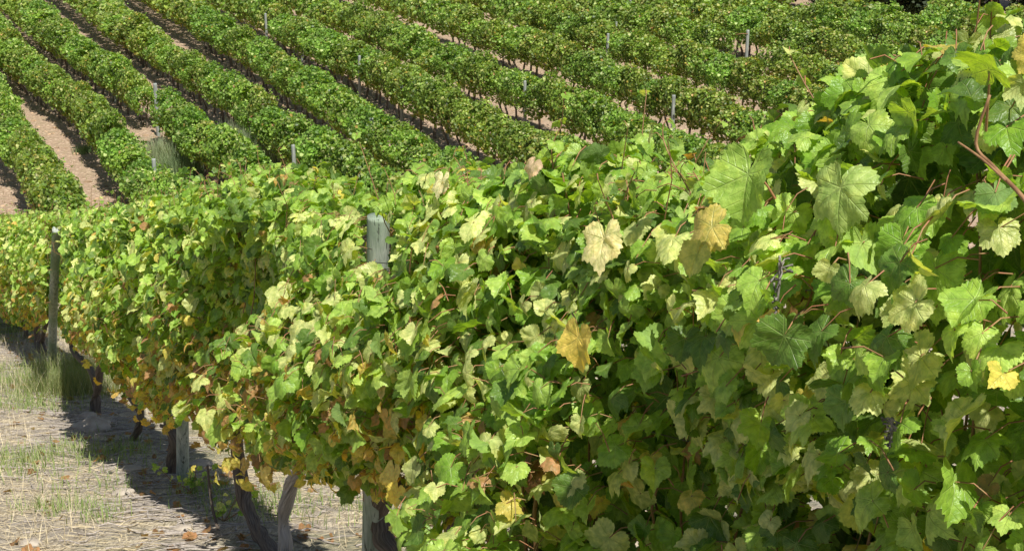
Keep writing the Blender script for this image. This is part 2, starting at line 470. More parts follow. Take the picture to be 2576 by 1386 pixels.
# ------------------------------------------------------------------ near row: profiles along the row
def X_of_s(s):
    return proj(rowp(np.asarray(s, float), 0, 0))[0]
_px = np.array([-400, 0, 120, 200, 300, 480, 600, 700, 800, 900, 950, 1000, 1070, 1240, 1430, 1600, 1700, 1800, 1850, 1960, 2100, 2300, 2450, 2600, 3400, 9000])
_tp = np.array([.34, .42, .33, .32, .31, .36, .37, .40, .21, .15, .10, .25, .34, .25, .33, .22, .24, .08, .20, .33, .43, .46, .48, .47, .45, .45])
def top_of(s):
    x = X_of_s(s); return np.interp(x, _px, _tp)-.05+.035*noise(np.asarray(s)*2.3, 3.1, 0, 5)
def sv_of(x, y, n):
    P = row_hit(x, y, n); s_ = float(((P-B0)[:2] @ D[:2])/(D[:2] @ D[:2])); return s_, float(P[2]-(B0+D*s_)[2])
_low = sorted([sv_of(a, b, -.2) for a, b in [(0, 800), (60, 812), (190, 872), (300, 975), (380, 1030), (450, 1072), (560, 1175), (620, 1200), (700, 1190), (800, 1230), (900, 1255), (1000, 1290), (1150, 1345)]])
_ls = np.array([-2.6, -1.6]+[a for a, b in _low]); _lv = np.array([-1.75, -1.5]+[b for a, b in _low])+.02
def bot_of(s):
    return np.interp(s, _ls, _lv)+.16*noise(np.asarray(s)*2.2, 7.7, 0, 9)+.05*noise(np.asarray(s)*8, 1.7, 0, 10)
def hw_of(s, v, side):
    x = X_of_s(s)
    hb = np.asarray(v)-bot_of(s)
    ov = .55*np.clip((-2.6-np.asarray(s))/1.0, 0, 1)
    base = np.minimum(np.interp(v, [-.85, -.4, 0, .25, .45], [.44, .42, .24, .06, .0])*(1-ov)+np.interp(v, [-1.3, -.7, -.2, .05, .3, .5], [.24, .30, .42, .40, .20, .05])*ov, np.interp(hb, [0, .15, .35, .55], [.16, .26, .38, .46])) if side < 0 else np.interp(v, [-1.5, -1.2, -.8, -.3, 0, .25, .45], [.10, .20, .28, .34, .34, .32, .24])
    lump = 1+.55*noise(np.asarray(s)*1.25+50*(side > 0), np.asarray(v)*1.5, 0, 31)+.18*noise(np.asarray(s)*3.5, np.asarray(v)*3.5, side, 33)
    hollow = 1-1.25*np.exp(-((x-690)/115.)**2)*np.clip((.12-v)/.35, 0, 1)*(side < 0)+.60*np.exp(-((x-885)/85.)**2)*np.clip((.25-v)/.3, 0, 1)*(side < 0)
    return base*lump*hollow

# posts of the near row (foot pixel, head pixel, depth from the row plane moved n)
POSTS = [
    dict(foot=(928, 1600), head=(956, 545), n=-.03, r=.052, label="thick grey-green wooden post rising from the near vine row beside the picture's centre"),
    dict(foot=(459, 1212), head=(455, 640), n=.02, r=.050, label="green-grey post foot below the near row's leaves, behind a thick dark twisted trunk"),
    dict(foot=(128, 902), head=(142, 577), n=-.10, r=.055, label="pale wooden post standing clear of the leaves at the near row's left end"),
    dict(foot=(58, 868), head=(62, 640), n=.05, r=.055, label="dark shaded post at the near row's far left end beside three black trunks"),
]
for p in POSTS:
    f = row_hit(*p['foot'], p['n'])
    zg = float(ground(f[0], f[1]))
    for it in range(3):
        f[2] = zg; zg = float(ground(f[0], f[1]))
    h = row_hit(*p['head'], p['n'])
    # the head keeps its height; length from the foot
    p['F'] = f; p['H'] = h
    p['d'] = f @ FWD

def keep(pos, extra=.0):
    k = _keep(pos)
    for p, t0, t1, rr_ in ((POSTS[0], .78, 1.02, .15), (POSTS[2], .15, 1.02, .27)):
        a = p['H']-p['F']; M = np.stack([a, LIGHTDIR], 1); rel = np.atleast_2d(pos)-p['F']
        c, *_ = np.linalg.lstsq(M, rel.T, rcond=None); res = np.linalg.norm(rel.T-M @ c, axis=0)
        k &= ~((c[0] > t0) & (c[0] < t1) & (c[1] > -.05) & (c[1] < 3.2) & (res < rr_))
    return k
def _keep(pos):
    """no leaf grows where a post of the row is open to view (hollows worn on the path side)"""
    x, y, d = proj(pos)
    k = np.ones(len(pos), bool)
    for (x0, x1, y0, y1, dd) in [(896, 1000, 512, 690, POSTS[0]['d']+.1), (114, 160, 545, 925, POSTS[2]['d']+.2), (432, 480, 1075, 1230, 10.6), (885, 965, 1255, 1400, 6.6)]:
        k &= ~((x > x0) & (x < x1) & (y > y0) & (y < y1) & (d < dd+.1))
    return k

LIGHTDIR = norm(np.array([.42*math.cos(math.radians(57)), -.907*math.cos(math.radians(57)), math.sin(math.radians(57))]))
def orient(n, outward, r, up=.85, spread=.6):
    nn = outward + np.array([0, 0, 1.])*up*(1+.9*r.standard_normal((n, 1))) + spread*r.standard_normal((n, 3))
    nn = norm(nn)
    down = np.array([0, 0, -1.])+.55*outward + .55*r.standard_normal((n, 3))
    return nn, down

def shoot_path(base, top, r, wob=.05, n=6):
    t = np.linspace(0, 1, n)[:, None]
    P = base*(1-t)+top*t
    P = P+np.cumsum(r.standard_normal((n, 3))*wob/np.sqrt(n), axis=0)*np.minimum(t*3, 1)
    return P

def near_foliage(vine, s0, s1, lod, seed, dens=1.0):
    r = np.random.default_rng(seed)
    L = s1-s0; T = {1: TH_, 2: TM_}[lod]
    acc = Acc(); org = np.array(vine.location)
    n_side = int(L*(1250 if s0 > -1.5 else 1550)*dens)
    # camera side gets the most leaves, the far side enough to shade and close the row
    for side, frac in ((-1, .62), (1, .42)):
        n = int(n_side*frac)
        s = r.uniform(s0-.12, s1+.12, n)
        tp, bt = top_of(s), bot_of(s)
        v = bt+(tp-bt)*r.beta(1.0, .92, n)
        w = hw_of(s, v, side)
        depth = np.abs(r.standard_normal(n))*.42
        nn_ = side*w*(1-np.clip(depth, 0, 1.1))
        pos = rowp(s, nn_, v)
        outward = NH[None]*side+np.zeros((n, 3))
        nn, down = orient(n, outward, r)
        size = r.uniform(.038, .080, n)*np.where(r.random(n) < .12, 1.22, 1)
        size *= np.interp(v-bt, [0, .3], [.85, 1])*np.interp(s, [-4, -2], [.88, 1])
        low = np.clip((-.30-v)/.6, 0, 1)*np.clip(.8+.9*noise(s*2.1, v*2.5, side, 61), .2, 1.4)*np.interp(X_of_s(s), [300, 1100, 1500, 2000], [1, .85, .30, .05])
        yl = .035+.55*low
        col = leaf_colors(n, 0, r)
        cy = leaf_colors(n, 1.0, r)
        isy = r.random(n) < yl
        col[isy] = cy[isy]
        col[:, :3] *= np.interp(v, [-.7, 0], [1.0, 1.16])[:, None]  # sunlit top painted in: leaf colour brightens with height
        size[isy] *= .78
        k = keep(pos+down*0) 
        ctr = pos+norm(down)*size[:, None]*.6
        k &= keep(ctr)
        pos, nn, down, size, col, outw = pos[k], nn[k], down[k], size[k], col[k], outward[k]
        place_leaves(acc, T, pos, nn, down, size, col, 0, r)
        # petioles running inward and up to the shoots
        m = len(pos)
        sel = np.arange(m) if lod == 1 else np.arange(0, m, 4)
        Lp = r.uniform(.05, .10, m)
        inn = norm(-outw*.8+np.array([0, 0, .25])+.45*r.standard_normal((m, 3)))
        _petioles(acc, pos[sel], pos[sel]+inn[sel]*Lp[sel][:, None], nn[sel], .0017 if lod == 1 else .0028)
    # withered fringe hanging round the trunks
    n = int(L*38*np.interp((s0+s1)/2, [-2.5, -.5, 5, 9], [.15, 1, .8, .2])); s = r.uniform(s0, s1, n); s = s[noise(s*1.9, 4.4, 0, 77) > -.05]; n = len(s); v = bot_of(s)+r.normal(.05, .08, n)
    pos = rowp(s, r.normal(-.14, .13, n), v); nn = -NH[None]+.8*r.standard_normal((n, 3)); down = np.array([0, 0, -1.])+.45*r.standard_normal((n, 3))
    cf = leaf_colors(n, 1.0, r); cf[:, 3] = r.uniform(.05, .8, n); k = keep(pos)
    place_leaves(acc, TH_, pos[k], nn[k], down[k], r.uniform(.035, .07, n)[k], cf[k], 0, r)
    # leaves inside the row, shade deepened by tinting their colour darker
    n = int(L*(230 if s0 > 1 else 560)*dens); s = r.uniform(s0-.1, s1+.1, n); tp, bt = top_of(s), bot_of(s); v = bt+.08+(tp-bt-.2)*r.random(n)
    pos = rowp(s, r.normal(0, .07, n)+.06, v); nn = -NH[None]+.5*r.standard_normal((n, 3)); down = np.array([0, 0, -1.])+.5*r.standard_normal((n, 3))
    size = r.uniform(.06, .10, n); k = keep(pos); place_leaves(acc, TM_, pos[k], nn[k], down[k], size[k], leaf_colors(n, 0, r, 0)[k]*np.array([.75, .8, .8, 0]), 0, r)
    # crown along the top: leaves lying more level, sun on them
    n = int(L*240*dens)
    s = r.uniform(s0-.1, s1+.1, n); tp = top_of(s); nx_ = r.uniform(-.22, .34, n); v = tp-np.abs(r.standard_normal(n))*.09+.03-.8*np.clip(-nx_, 0, 1)
    pos = rowp(s, nx_, v)
    nn = norm(np.array([0, 0, 1.])+.65*r.standard_normal((n, 3))); down = r.standard_normal((n, 3))+np.array([0, 0, -.5])
    size = r.uniform(.035, .070, n); col = leaf_colors(n, .03, r, .14)
    k = keep(pos); place_leaves(acc, T, pos[k], nn[k], down[k], size[k], col[k], 0, r)
    # shoots waving above the top with leaves that get smaller to the tip
    cane = Acc(); nsh = max(1, int(L*10))
    for q_ in range(nsh):
        s = r.uniform(s0, s1); n0 = r.uniform(-.12, .28); tp = float(top_of(s))
        if not keep(rowp(s, n0, tp)).all(): continue
        b = rowp(s, n0, tp-r.uniform(.3, .6)); e = rowp(s+r.normal()*.14, n0+r.normal()*.12, tp+r.uniform(-.02, .09)+(.10 if r.random() < .2 else 0))
        P = shoot_path(b, e, r, .05, 7)
        V, q4, t3, uv = tube(P, np.linspace(.0030, .0014, 7), 5, cap=False, sub=2); cane.add(V, t3, q4, (1, 1, 1, 0), uv)
        ks = np.arange(2, 7); pp = P[ks]
        m = len(pp); az = r.uniform(0, 6.28); side = np.stack([np.cos(az+np.pi*ks), np.sin(az+np.pi*ks), .35+0*ks], -1)
        Lp = np.interp(ks, [2, 6], [.07, .025])
        at = pp+norm(side)*Lp[:, None]
        nn = norm(np.array([0, 0, 1.])+.5*side+.45*r.standard_normal((m, 3)))
        place_leaves(acc, T, at, nn, side*1.0+np.array([0, 0, -.5]), np.interp(ks, [2, 6], [.068, .026])*r.uniform(.85, 1.15, m), leaf_colors(m, .02, r, .2), 0, r)
        _petioles(acc, at, pp, nn, .0016)
    # inner canes seen through the leaves, from the cordon up
    for q_ in range(max(2, int(L*5))):
        s = r.uniform(s0, s1); n0 = r.uniform(-.12, .12); tp = float(top_of(s))
        b = rowp(s, n0*.4, -1.18); e = rowp(s+r.normal()*.15, n0+.10+r.normal()*.06, tp-.12)
        P = shoot_path(b, e, r, .09, 7)
        if not keep(P).all(): continue
        V, q4, t3, uv = tube(P, np.linspace(.0050, .0025, 7), 5, cap=False, sub=2); cane.add(V, t3, q4, (1, 1, 1, 0), uv)
    f = acc.out("foliage", [M_leaf, M_stem], vine, True, org)
    c = cane.out("cane", [M_cane], vine, True, org)
    return f

def _petioles(acc, a, b, nn, rad):
    """three-sided stems from leaf base a to shoot b, bowed"""
    n = len(a)
    if not n: return
    mid = (a+b)/2+np.array([0, 0, .012])
    d = norm(b-a); u = norm(np.cross(d, np.array([.3, .2, .9]))); w = np.cross(d, u)
    rings = []
    for P, rr in ((a, rad*.8), (mid, rad), (b, rad*1.2)):
        for k in range(3):
            an = k*2.094; rings.append(P+(u*math.cos(an)+w*math.sin(an))*rr)
    V = np.stack(rings, 1)   # n,9,3
    q = []
    for rI in range(2):
        for k in range(3):
            q.append([rI*3+k, rI*3+(k+1) % 3, rI*3+3+(k+1) % 3, rI*3+3+k])
    q = np.array(q)
    FF = (q[None]+(np.arange(n)*9)[:, None, None]).reshape(-1, 4)
    acc.add(V.reshape(-1, 3), None, FF, (1, 1, 1, 0), None, 1)

# ------------------------------------------------------------------ near row: vines
# trunk outlines as (pixel x, pixel y) in the row plane, foot first; radius foot -> head
NEAR = [  # base x pixel (foliage anchor), trunk polylines, radii, label
 (1e4, -5.2, None, "leafy vine of the near row where it passes nearest the camera's right side"),
]
def trunk_mesh(vine, paths, pale=False, name="trunk"):
    org = np.array(vine.location)
    for (P, r0, r1) in paths:
        a = Acc()
        P = np.array(P)
        V, q4, t3, uv = tube(P, np.linspace(r0, r1, len(P)), 22, .42, int(abs(P[0][0])*100) % 50, True, 9, 2.5)
        a.add(V, t3, q4, (1, 1, 1, 0), uv)
        a.out(name, [M_bark_pale if pale else M_bark], vine, True, org)
def imgpath(pts, n=0.0):
    return [row_hit(x, y, n) for x, y in pts]

vines = [
 # s (or pixel x of the foot), explicit paths
 dict(x=50, paths=[([(48, 876), (42, 850), (44, 820), (38, 790)], .045, .03), ([(62, 872), (66, 835), (60, 800)], .035, .03)], label="vine at the near row's left end, two thin black trunks beside dark shaded post"),
 dict(x=105, paths=[([(106, 893), (95, 862), (92, 830), (90, 800)], .05, .04), ([(112, 890), (104, 860), (112, 830), (116, 795)], .04, .035)], label="vine with a forked black trunk just left of the pale free-standing post"),
 dict(x=170, paths=[([(238, 960), (225, 925), (200, 900), (184, 880), (180, 860)], .035, .03)], label="vine just right of the pale free-standing post, low leaves browned, slanting grey arm"),
 dict(x=255, paths=[([(268, 1086), (252, 1072), (240, 1045), (238, 1010), (246, 975), (250, 930), (262, 880)], .045, .035)], label="vine with a bowed dark trunk beside the pale stone on the path edge"),
 dict(x=340, paths=[([(332, 1112), (345, 1085), (353, 1060), (352, 1035), (340, 1015), (322, 990), (312, 975)], .040, .028), ([(352, 1045), (356, 1020), (360, 985)], .03, .028)], label="vine with an S-shaped trunk and orange-brown leaves hanging low"),
 dict(x=470, paths=[([(488, 1275), (462, 1255), (440, 1228), (432, 1190), (434, 1150), (440, 1110), (424, 1060), (410, 1020)], .050, .038), ([(440, 1115), (425, 1080), (405, 1070)], .025, .015)], label="vine with a thick black twisted trunk in front of the green-grey post foot"),
 dict(x=600, paths=[([(690, 1400), (660, 1355), (632, 1300), (615, 1255), (606, 1205), (600, 1170)], .047, .040)], label="vine with a dark leaning trunk below the shaded hollow in the near row"),
 dict(x=730, paths=[([(716, 1420), (718, 1360), (712, 1310), (720, 1260), (735, 1215), (752, 1175)], .040, .040)], pale=True, label="vine with a pale silvery trunk in sunlight and an upright red-brown cane"),
 dict(x=975, paths=[([(990, 1440), (985, 1390), (965, 1345), (950, 1290), (962, 1240), (960, 1190)], .052, .045)], label="vine with a peeling dark trunk right of the thick post, yellow leaves at its foot"),
 dict(x=1160, paths=[([(1165, 1560), (1165, 1470), (1158, 1400), (1145, 1330), (1150, 1290)], .045, .04), ], label="vine with dark red-brown upright canes at its foot, right of the thick post"),
]
for v in vines:
    P = row_hit(v['x'], 1000, 0)
    v['s'] = float(((P-B0)[:2] @ D[:2])/(D[:2] @ D[:2]))
smin = min(v['s'] for v in vines)
extra_s = []
s = smin
lab_r = ["vine just right of the dark upright canes, a dry brown leaf low on it",
         "near vine bearing a large pale cream-yellow leaf and a butter-yellow leaf hanging flat",
         "vine at the right edge with tall shoots and a stout red-brown cane",
         "vine of the near row just outside the picture's right edge",
         "vine of the near row closest to the viewer, outside the picture"]
k = 0
while s > -5.4:
    s -= 1.0
    vines.append(dict(s=s, paths=None, label=lab_r[min(k, 4)])); k += 1
smax = max(v['s'] for v in vines)
k = 0
for ds in (1.2, 2.4, 3.6, 4.8):
    vines.append(dict(s=smax+ds, paths=None, label="leafy vine at the near row's far left end beyond the dark shaded post"))
vines.sort(key=lambda v: v['s'])
ss = [v['s'] for v in vines]
near_by_x = []
for i, v in enumerate(vines):
    lo = (ss[i-1]+ss[i])/2 if i else ss[i]-.5
    hi = (ss[i]+ss[i+1])/2 if i < len(ss)-1 else ss[i]+.6
    base = rowp(v['s'], 0, 0); gz = float(ground(base[0], base[1]))
    root = empty("grapevine", (base[0], base[1], gz))
    tag(root, v['label'], "grapevine", "vines of the near row")
    d = float(proj(rowp(v['s'], 0, 0))[2][0])
    lod = 1 if d < 9.6 else 2
    near_foliage(root, lo, hi, lod, 1000+i, 1.0 if d < 9.6 else .85)
    v['root'] = root
    r = np.random.default_rng(i+50)
    if v['paths']:
        ps = []
        for (pts, r0, r1) in v['paths']:
            P = imgpath(pts)
            ps.append((P, r0, r1))
        # sink the first point in the ground
        P0 = ps[0][0][0].copy(); P0[2] = min(P0[2]-.04, float(ground(P0[0], P0[1]))-.05); ps[0][0].insert(0, P0)
        # carry the trunk up to the cordon
        top = ps[0][0][-1]; ps[0][0].append(top+np.array([0, 0, .18]))
    else:
        b = rowp(v['s'], 0, 0)
        P = [np.array([b[0]+r.normal()*.04, b[1]+r.normal()*.04, gz-.05])]
        for hh in (.15, .32, .48, .62, .75):
            P.append(np.array([b[0]+r.normal()*.05, b[1]+r.normal()*.05, gz+hh]))
        ps = [(P, .055, .04)]
    trunk_mesh(root, ps, v.get('pale', False))
    # cordon arms along the wire
    arm = Acc()
    tp = ps[0][0][-1]
    for sgn in (-1, 1):
        reach = (hi-v['s'] if sgn > 0 else v['s']-lo)
        P = [tp-np.array([0, 0, .06])]+[rowp(v['s']+sgn*reach*t, r.normal()*.03, -1.16+r.normal()*.02) for t in (.35, .7, 1.0)]
        if keep(np.array(P)).all():
            V, q4, t3, uv = tube(P, [.03, .024, .018, .012], 8, .25, i, True, 4); arm.add(V, t3, q4, (1, 1, 1, 0), uv)
    if arm.n: arm.out("cordon_arm", [M_bark], root, True, np.array(root.location))

def vine_of(P):
    s_ = float(((P-B0)[:2] @ D[:2])/(D[:2] @ D[:2]))
    return min(vines, key=lambda v: abs(v['s']-s_))['root']

# single leaves that stand out in the photograph, parts of their vines
def special(x, y, n, size, col, nrm, tip, label, name="leaf", tk=0, petiole=None, T=None):
    P = row_hit(x, y, n); root = vine_of(P); a = Acc(); r = np.random.default_rng(int(x))
    t = T or [TH_[tk]]
    place_leaves(a, t, P[None], np.array([nrm], float), np.array([tip], float), np.array([size]), np.array([col], float), 0, r)
    if petiole is not None:
        e = row_hit(petiole[0], petiole[1], n+.06)
        V, q4, t3, uv = tube([P, (P+e)/2+np.array([0, 0, .015]), e], [.002, .0022, .003], 5, cap=False, sub=3); a.add(V, t3, q4, (1, 1, 1, 0), uv, 1)
    o = a.out(name, [M_leaf, M_stem], root, True, np.array(root.location)); o["label"] = label
camside = -NH
special(1885, 440, -.36, .112, (.33, .50, .10, .03), camside*.9+np.array([.1, -.3, .45]), (.0, 0, -1), "large bright green five-lobed leaf with pale veins", tk=2, petiole=(1950, 500))
special(2112, 470, -.40, .100, (.40, .54, .16, .06), camside*.9+np.array([.1, -.3, .5]), (.1, 0, -1), "large pale green leaf with radiating veins and scorched tip", tk=5)
special(1457, 850, -.42, .092, (.80, .62, .14, .06), camside+np.array([0, -.2, .15]), (0.05, 0, -1), "butter-yellow leaf hanging flat", "yellow_leaf", tk=1, petiole=(1440, 790))
special(1515, 600, -.36, .095, (.85, .78, .40, .06), camside*.8+np.array([0, -.3, .5]), (.3, 0, -1), "pale cream-yellow leaf in sun", "yellow_leaf", tk=3)
special(1790, 570, -.34, .082, (.60, .50, .14, .36), camside*.6+np.array([0, -.3, .6]), (-1, 0, -.1), "yellow leaf with scorched brown half", "yellow_leaf", tk=4)
special(1752, 640, -.38, .060, (.52, .54, .16, .25), camside*.8+np.array([0, -.3, .4]), (-.4, 0, -1), "yellowing leaf with brown edge", "yellow_leaf", tk=6)
special(1330, 1180, -.40, .085, (.20, .09, .045, .8), camside*.8+np.array([0, -.2, .5]), (.1, 0, -1), "dry dark brown curled leaf", "dry_leaf", tk=7)
special(1190, 1130, -.36, .085, (.80, .74, .38, .1), camside*.9+np.array([0, -.2, .3]), (.2, 0, -1), "pale yellow leaf with brown rim", "yellow_leaf", tk=0)
special(1215, 1075, -.40, .050, (.42, .24, .12, .9), camside*.9+np.array([0, -.2, .3]), (-.2, 0, -1), "curled tan dry leaf", "dry_leaf", tk=7)
special(1340, 415, -.20, .050, (.70, .52, .36, .4), camside*.9+np.array([0, -.2, .6]), (-.4, 0, -1), "dry tan curled leaf on the row's top", "dry_leaf", tk=4)
special(1110, 455, -.15, .070, (.85, .78, .50, .1), camside*.9+np.array([0, -.2, .5]), (.1, 0, -1), "cream coloured dying leaf", "dry_leaf", tk=3)
special(2125, 1010, -.42, .060, (.17, .30, .07, .0), camside+np.array([0, -.2, .3]), (.05, 0, -1), None, "leaf", tk=8)
special(960, 960, -.40, .080, (.70, .56, .32, .3), camside+np.array([0, -.2, .3]), (0, 0, -1), "tan withered leaf hanging on the near face", "dry_leaf", tk=6)
special(990, 1190, -.40, .085, (.80, .66, .20, .12), camside+np.array([0, -.2, .3]), (.1, 0, -1), "bright yellow leaf low on the near face", "yellow_leaf", tk=1)
special(1000, 1240, -.42, .080, (.78, .64, .12, .08), camside+np.array([0, -.2, .3]), (0, 0, -1), "bright yellow leaf hanging by the peeling trunk", "yellow_leaf", tk=0)
special(660, 1190, -.38, .085, (.74, .60, .22, .1), camside+np.array([0, -.2, .3]), (.3, 0, -1), "yellow leaf with brown specks under the hollow", "yellow_leaf", tk=5)
special(575, 860, -.36, .085, (.26, .38, .14, 0), camside*.8+np.array([0.2, -.3, .6]), (.5, 0, -1), "pale sunlit leaf alone against the dark hollow", "leaf", tk=3)
special(2490, 175, -.30, .070, (.27, .42, .05, .03), -camside*.2+np.array([.5, .2, .6]), (-.2, 0, 1), "tall yellow-green leaf lit through at the upper right", "leaf", tk=4, petiole=(2480, 330))

# canes that read clearly
def cane_part(pts, n, r0, r1, label, x=None, m=None):
    P = [row_hit(a, b, n) for a, b in pts]; root = vine_of(P[0]); a = Acc()
    V, q4, t3, uv = tube(P, np.linspace(r0, r1, len(P)), 8, .12, 3, True, 4); a.add(V, t3, q4, (1, 1, 1, 0), uv)
    # nodes
    o = a.out("cane", [m or M_cane], root, True, np.array(root.location)); o["label"] = label
cane_part([(2640, 600), (2576, 500), (2500, 420), (2455, 360), (2490, 240)], -.44, .0042, .0022, "stout red-brown cane slanting up at the right edge")
cane_part([(2530, 455), (2470, 400), (2410, 358)], -.45, .0022, .0016, "reddish side shoot")
cane_part([(752, 1185), (728, 1130), (708, 1080), (722, 1020), (730, 985)], -.22, .010, .007, "upright red-brown cane above the pale trunk")
cane_part([(1170, 1430), (1150, 1330), (1142, 1260), (1160, 1180), (1152, 1100)], -.26, .010, .007, "dark upright cane")
cane_part([(1200, 1430), (1185, 1330), (1168, 1240), (1176, 1150)], -.24, .009, .006, "dark upright cane")
cane_part([(1350, 1420), (1345, 1300), (1350, 1230), (1335, 1160)], -.30, .008, .006, "dark upright cane")
cane_part([(1325, 1420), (1318, 1300), (1312, 1200)], -.30, .007, .005, "dark upright cane")
cane_part([(548, 1330), (535, 1280), (528, 1230), (522, 1170)], -.20, .011, .008, "thin brown sucker stem", m=M_bark)

# dried grape stalks
def stalk(x, y, n, size, label):
    P = row_hit(x, y, n); root = vine_of(P); a = Acc(); r = np.random.default_rng(int(x+y))
    axis_ = [P, P+np.array([.01, 0, -.4])*size, P+np.array([-.02, 0, -1.])*size]
    V, q4, t3, uv = tube(axis_, [.0035, .003, .002], 5, sub=3); a.add(V, t3, q4, (1, 1, 1, 0), uv)
    for k in range(26):
        t = r.uniform(0, 1); b = P*(1-t)+axis_[2]*t; d = norm(r.standard_normal(3)+np.array([0, 0, -.2]))
        L = size*.30*(1.1-t)
        e = b+d*L
        V, q4, t3, uv = tube([b, (b+e)/2+r.standard_normal(3)*.004, e], [.0016, .0015, .0026], 4, sub=2); a.add(V, t3, q4, (1, 1, 1, 0), uv)
    o = a.out("dried_grape_stalk", [M_rachis], root, True, np.array(root.location)); o["label"] = label
stalk(1962, 660, -.44, .10, "black and grey dried bunch stalk among the green leaves")
stalk(783, 835, -.42, .09, "grey dried bunch stalk on the near face")
stalk(722, 990, -.38, .07, "grey dried bunch stalk on the red-brown cane")
stalk(2245, 1050, -.42, .06, "dark shrivelled bunch stalk in the shade")

# ------------------------------------------------------------------ near posts and wires
for k, p in enumerate(POSTS):
    f, h = p['F'], p['H']; zg = float(ground(f[0], f[1]))
    root = empty("vineyard_post", tuple(f)); tag(root, p['label'], "post", "wooden posts of the near row")
    a = Acc(); r_ = p['r']
    t = np.array([-.12, 0, .25, .5, .75, .97, .995, 1.0])
    P = f[None]+(h-f)[None]*t[:, None]+np.stack([.006*np.sin(t*5+k), 0*t, 0*t], -1)
    R = r_*np.array([1.05, 1.04, 1.02, 1.0, .98, .97, .967, .95])
    V, q4, t3, uv = tube(P, R, 28, .035, k+3, True)
    a.add(V, t3, q4, (1, 1, 1, 0), uv)
    o = a.out("post_shaft", [M_post], root, True, f)
    # staples holding the wire
    u = h-f; Lh = np.linalg.norm(u)
    for hh in (.98-.16, .55):
        c = f+u*hh+camside*(r_*1.0)
        st = Acc()
        V, q4, t3, uv = tube([c+np.array([0, 0, .02])-camside*.01, c+camside*.010+np.array([0, 0, .016]), c+camside*.012, c+camside*.010-np.array([0, 0, .016]), c-camside*.01-np.array([0, 0, .02])], [.0022]*5, 6, sub=2)
        st.add(V, t3, q4, (1, 1, 1, 0), uv); st.out("wire_staple", [M_wire], root, True, f)
wl = ["upper training wire running along the near row just below the leaf tops",
      "middle training wire strung through the near row's leaves",
      "lower fruiting wire strung along the near row above the trunks"]
for k, (v0, n0) in enumerate([(-.10, -.07), (-.55, -.07), (-1.12, 0.0)]):
    a = Acc(); S = np.linspace(-6.8, smax+5, 60)
    P = rowp(S, n0, v0-.02*np.abs(np.sin(S*.6)))
    V, q4, t3, uv = tube(P, np.full(60, .002), 5, cap=True); a.add(V, t3, q4, (1, 1, 1, 0), uv)
    o = a.out("training_wire", [M_wire], None, True); tag(o, wl[k], "wire", "wires of the near row")

# ------------------------------------------------------------------ litter on the near ground
# low sprout at the foot of the silvery trunk
def sprout(px, label):
    P = row_hit(*px, -.05); P[2] = float(ground(P[0], P[1]))
    r = np.random.default_rng(int(px[0])); a = Acc()
    root = empty("vine_sucker", tuple(P)); tag(root, label, "vine shoot")
    st = Acc()
    for k in range(4):
        e = P+np.array([r.normal()*.12, r.normal()*.08, r.uniform(.10, .24)])
        pth = shoot_path(P, e, r, .03, 6)
        V, q4, t3, uv = tube(pth, np.linspace(.005, .002, 6), 5, sub=2); st.add(V, t3, q4, (1, 1, 1, 0), uv)
        n = 7; t = r.integers(2, 6, n); pos = pth[t]+r.standard_normal((n, 3))*.03
        pos[:, 2] = np.maximum(pos[:, 2], P[2]+.02)
        place_leaves(a, TH_, pos, np.array([0, -.4, 1.])+.5*r.standard_normal((n, 3)), r.standard_normal((n, 3)), r.uniform(.025, .05, n), leaf_colors(n, 0, r), 0, r)
    st.out("stem", [M_cane], root, True, P); a.out("foliage", [M_leaf, M_stem], root, True, P)
sprout((565, 1345), "small green leafy sucker sprouting from the ground left of the dark leaning trunk")
sprout((482, 1262), "tuft of tiny green shoots at the foot of the thick black twisted trunk")

def on_ground(px, py):
    p = hit(px, py); p[2] = float(ground(p[0], p[1])); return p
def patch_mask(P, pts):
    """sum of gaussians in world xy around given pixels"""
    m = np.zeros(len(P))
    for (x, y, rad) in pts:
        c = hit(x, y); m = np.maximum(m, np.exp(-((P[:, 0]-c[0])**2+(P[:, 1]-c[1])**2)/(2*rad**2)))
    return m
def area(n, r, s0=-2, s1=24, n0=-4.2, n1=3.2):
    s = r.uniform(s0, s1, n); nn = r.uniform(n0, n1, n)
    P = rowp(s, nn, 0); P[:, 2] = ground(P[:, 0], P[:, 1]); return P, s, nn
def blades(name, P, hgt, lean, width, col, material, label, kind="stuff", cat="grass", parent=None, curve=.5, seg=3, r=rng):
    n = len(P)
    az = r.uniform(0, 2*np.pi, n); dirv = np.stack([np.cos(az), np.sin(az), 0*az], -1)
    wd = np.stack([-np.sin(az), np.cos(az), 0*az], -1)
    rings = []
    for k in range(seg+1):
        t = k/seg
        q = P+dirv*(lean*hgt*(t*(1-curve)+curve*t*t))[:, None]+np.array([0, 0, 1.])*(hgt*(t-lean*.35*t*t))[:, None]
        w = width*(1-t*.9)
        rings += [q-wd*w[:, None], q+wd*w[:, None]]
    V = np.stack(rings, 1)
    f = np.array([[2*k, 2*k+1, 2*k+3, 2*k+2] for k in range(seg)])
    FF = (f[None]+(np.arange(n)*2*(seg+1))[:, None, None]).reshape(-1, 4)
    C = np.repeat(col, 2*(seg+1), axis=0)
    o = build(name, V.reshape(-1, 3), [FF], [material], parent, np.zeros((len(C), 2)), C)
    tag(o, label, cat, None, kind); return o
r = np.random.default_rng(5)
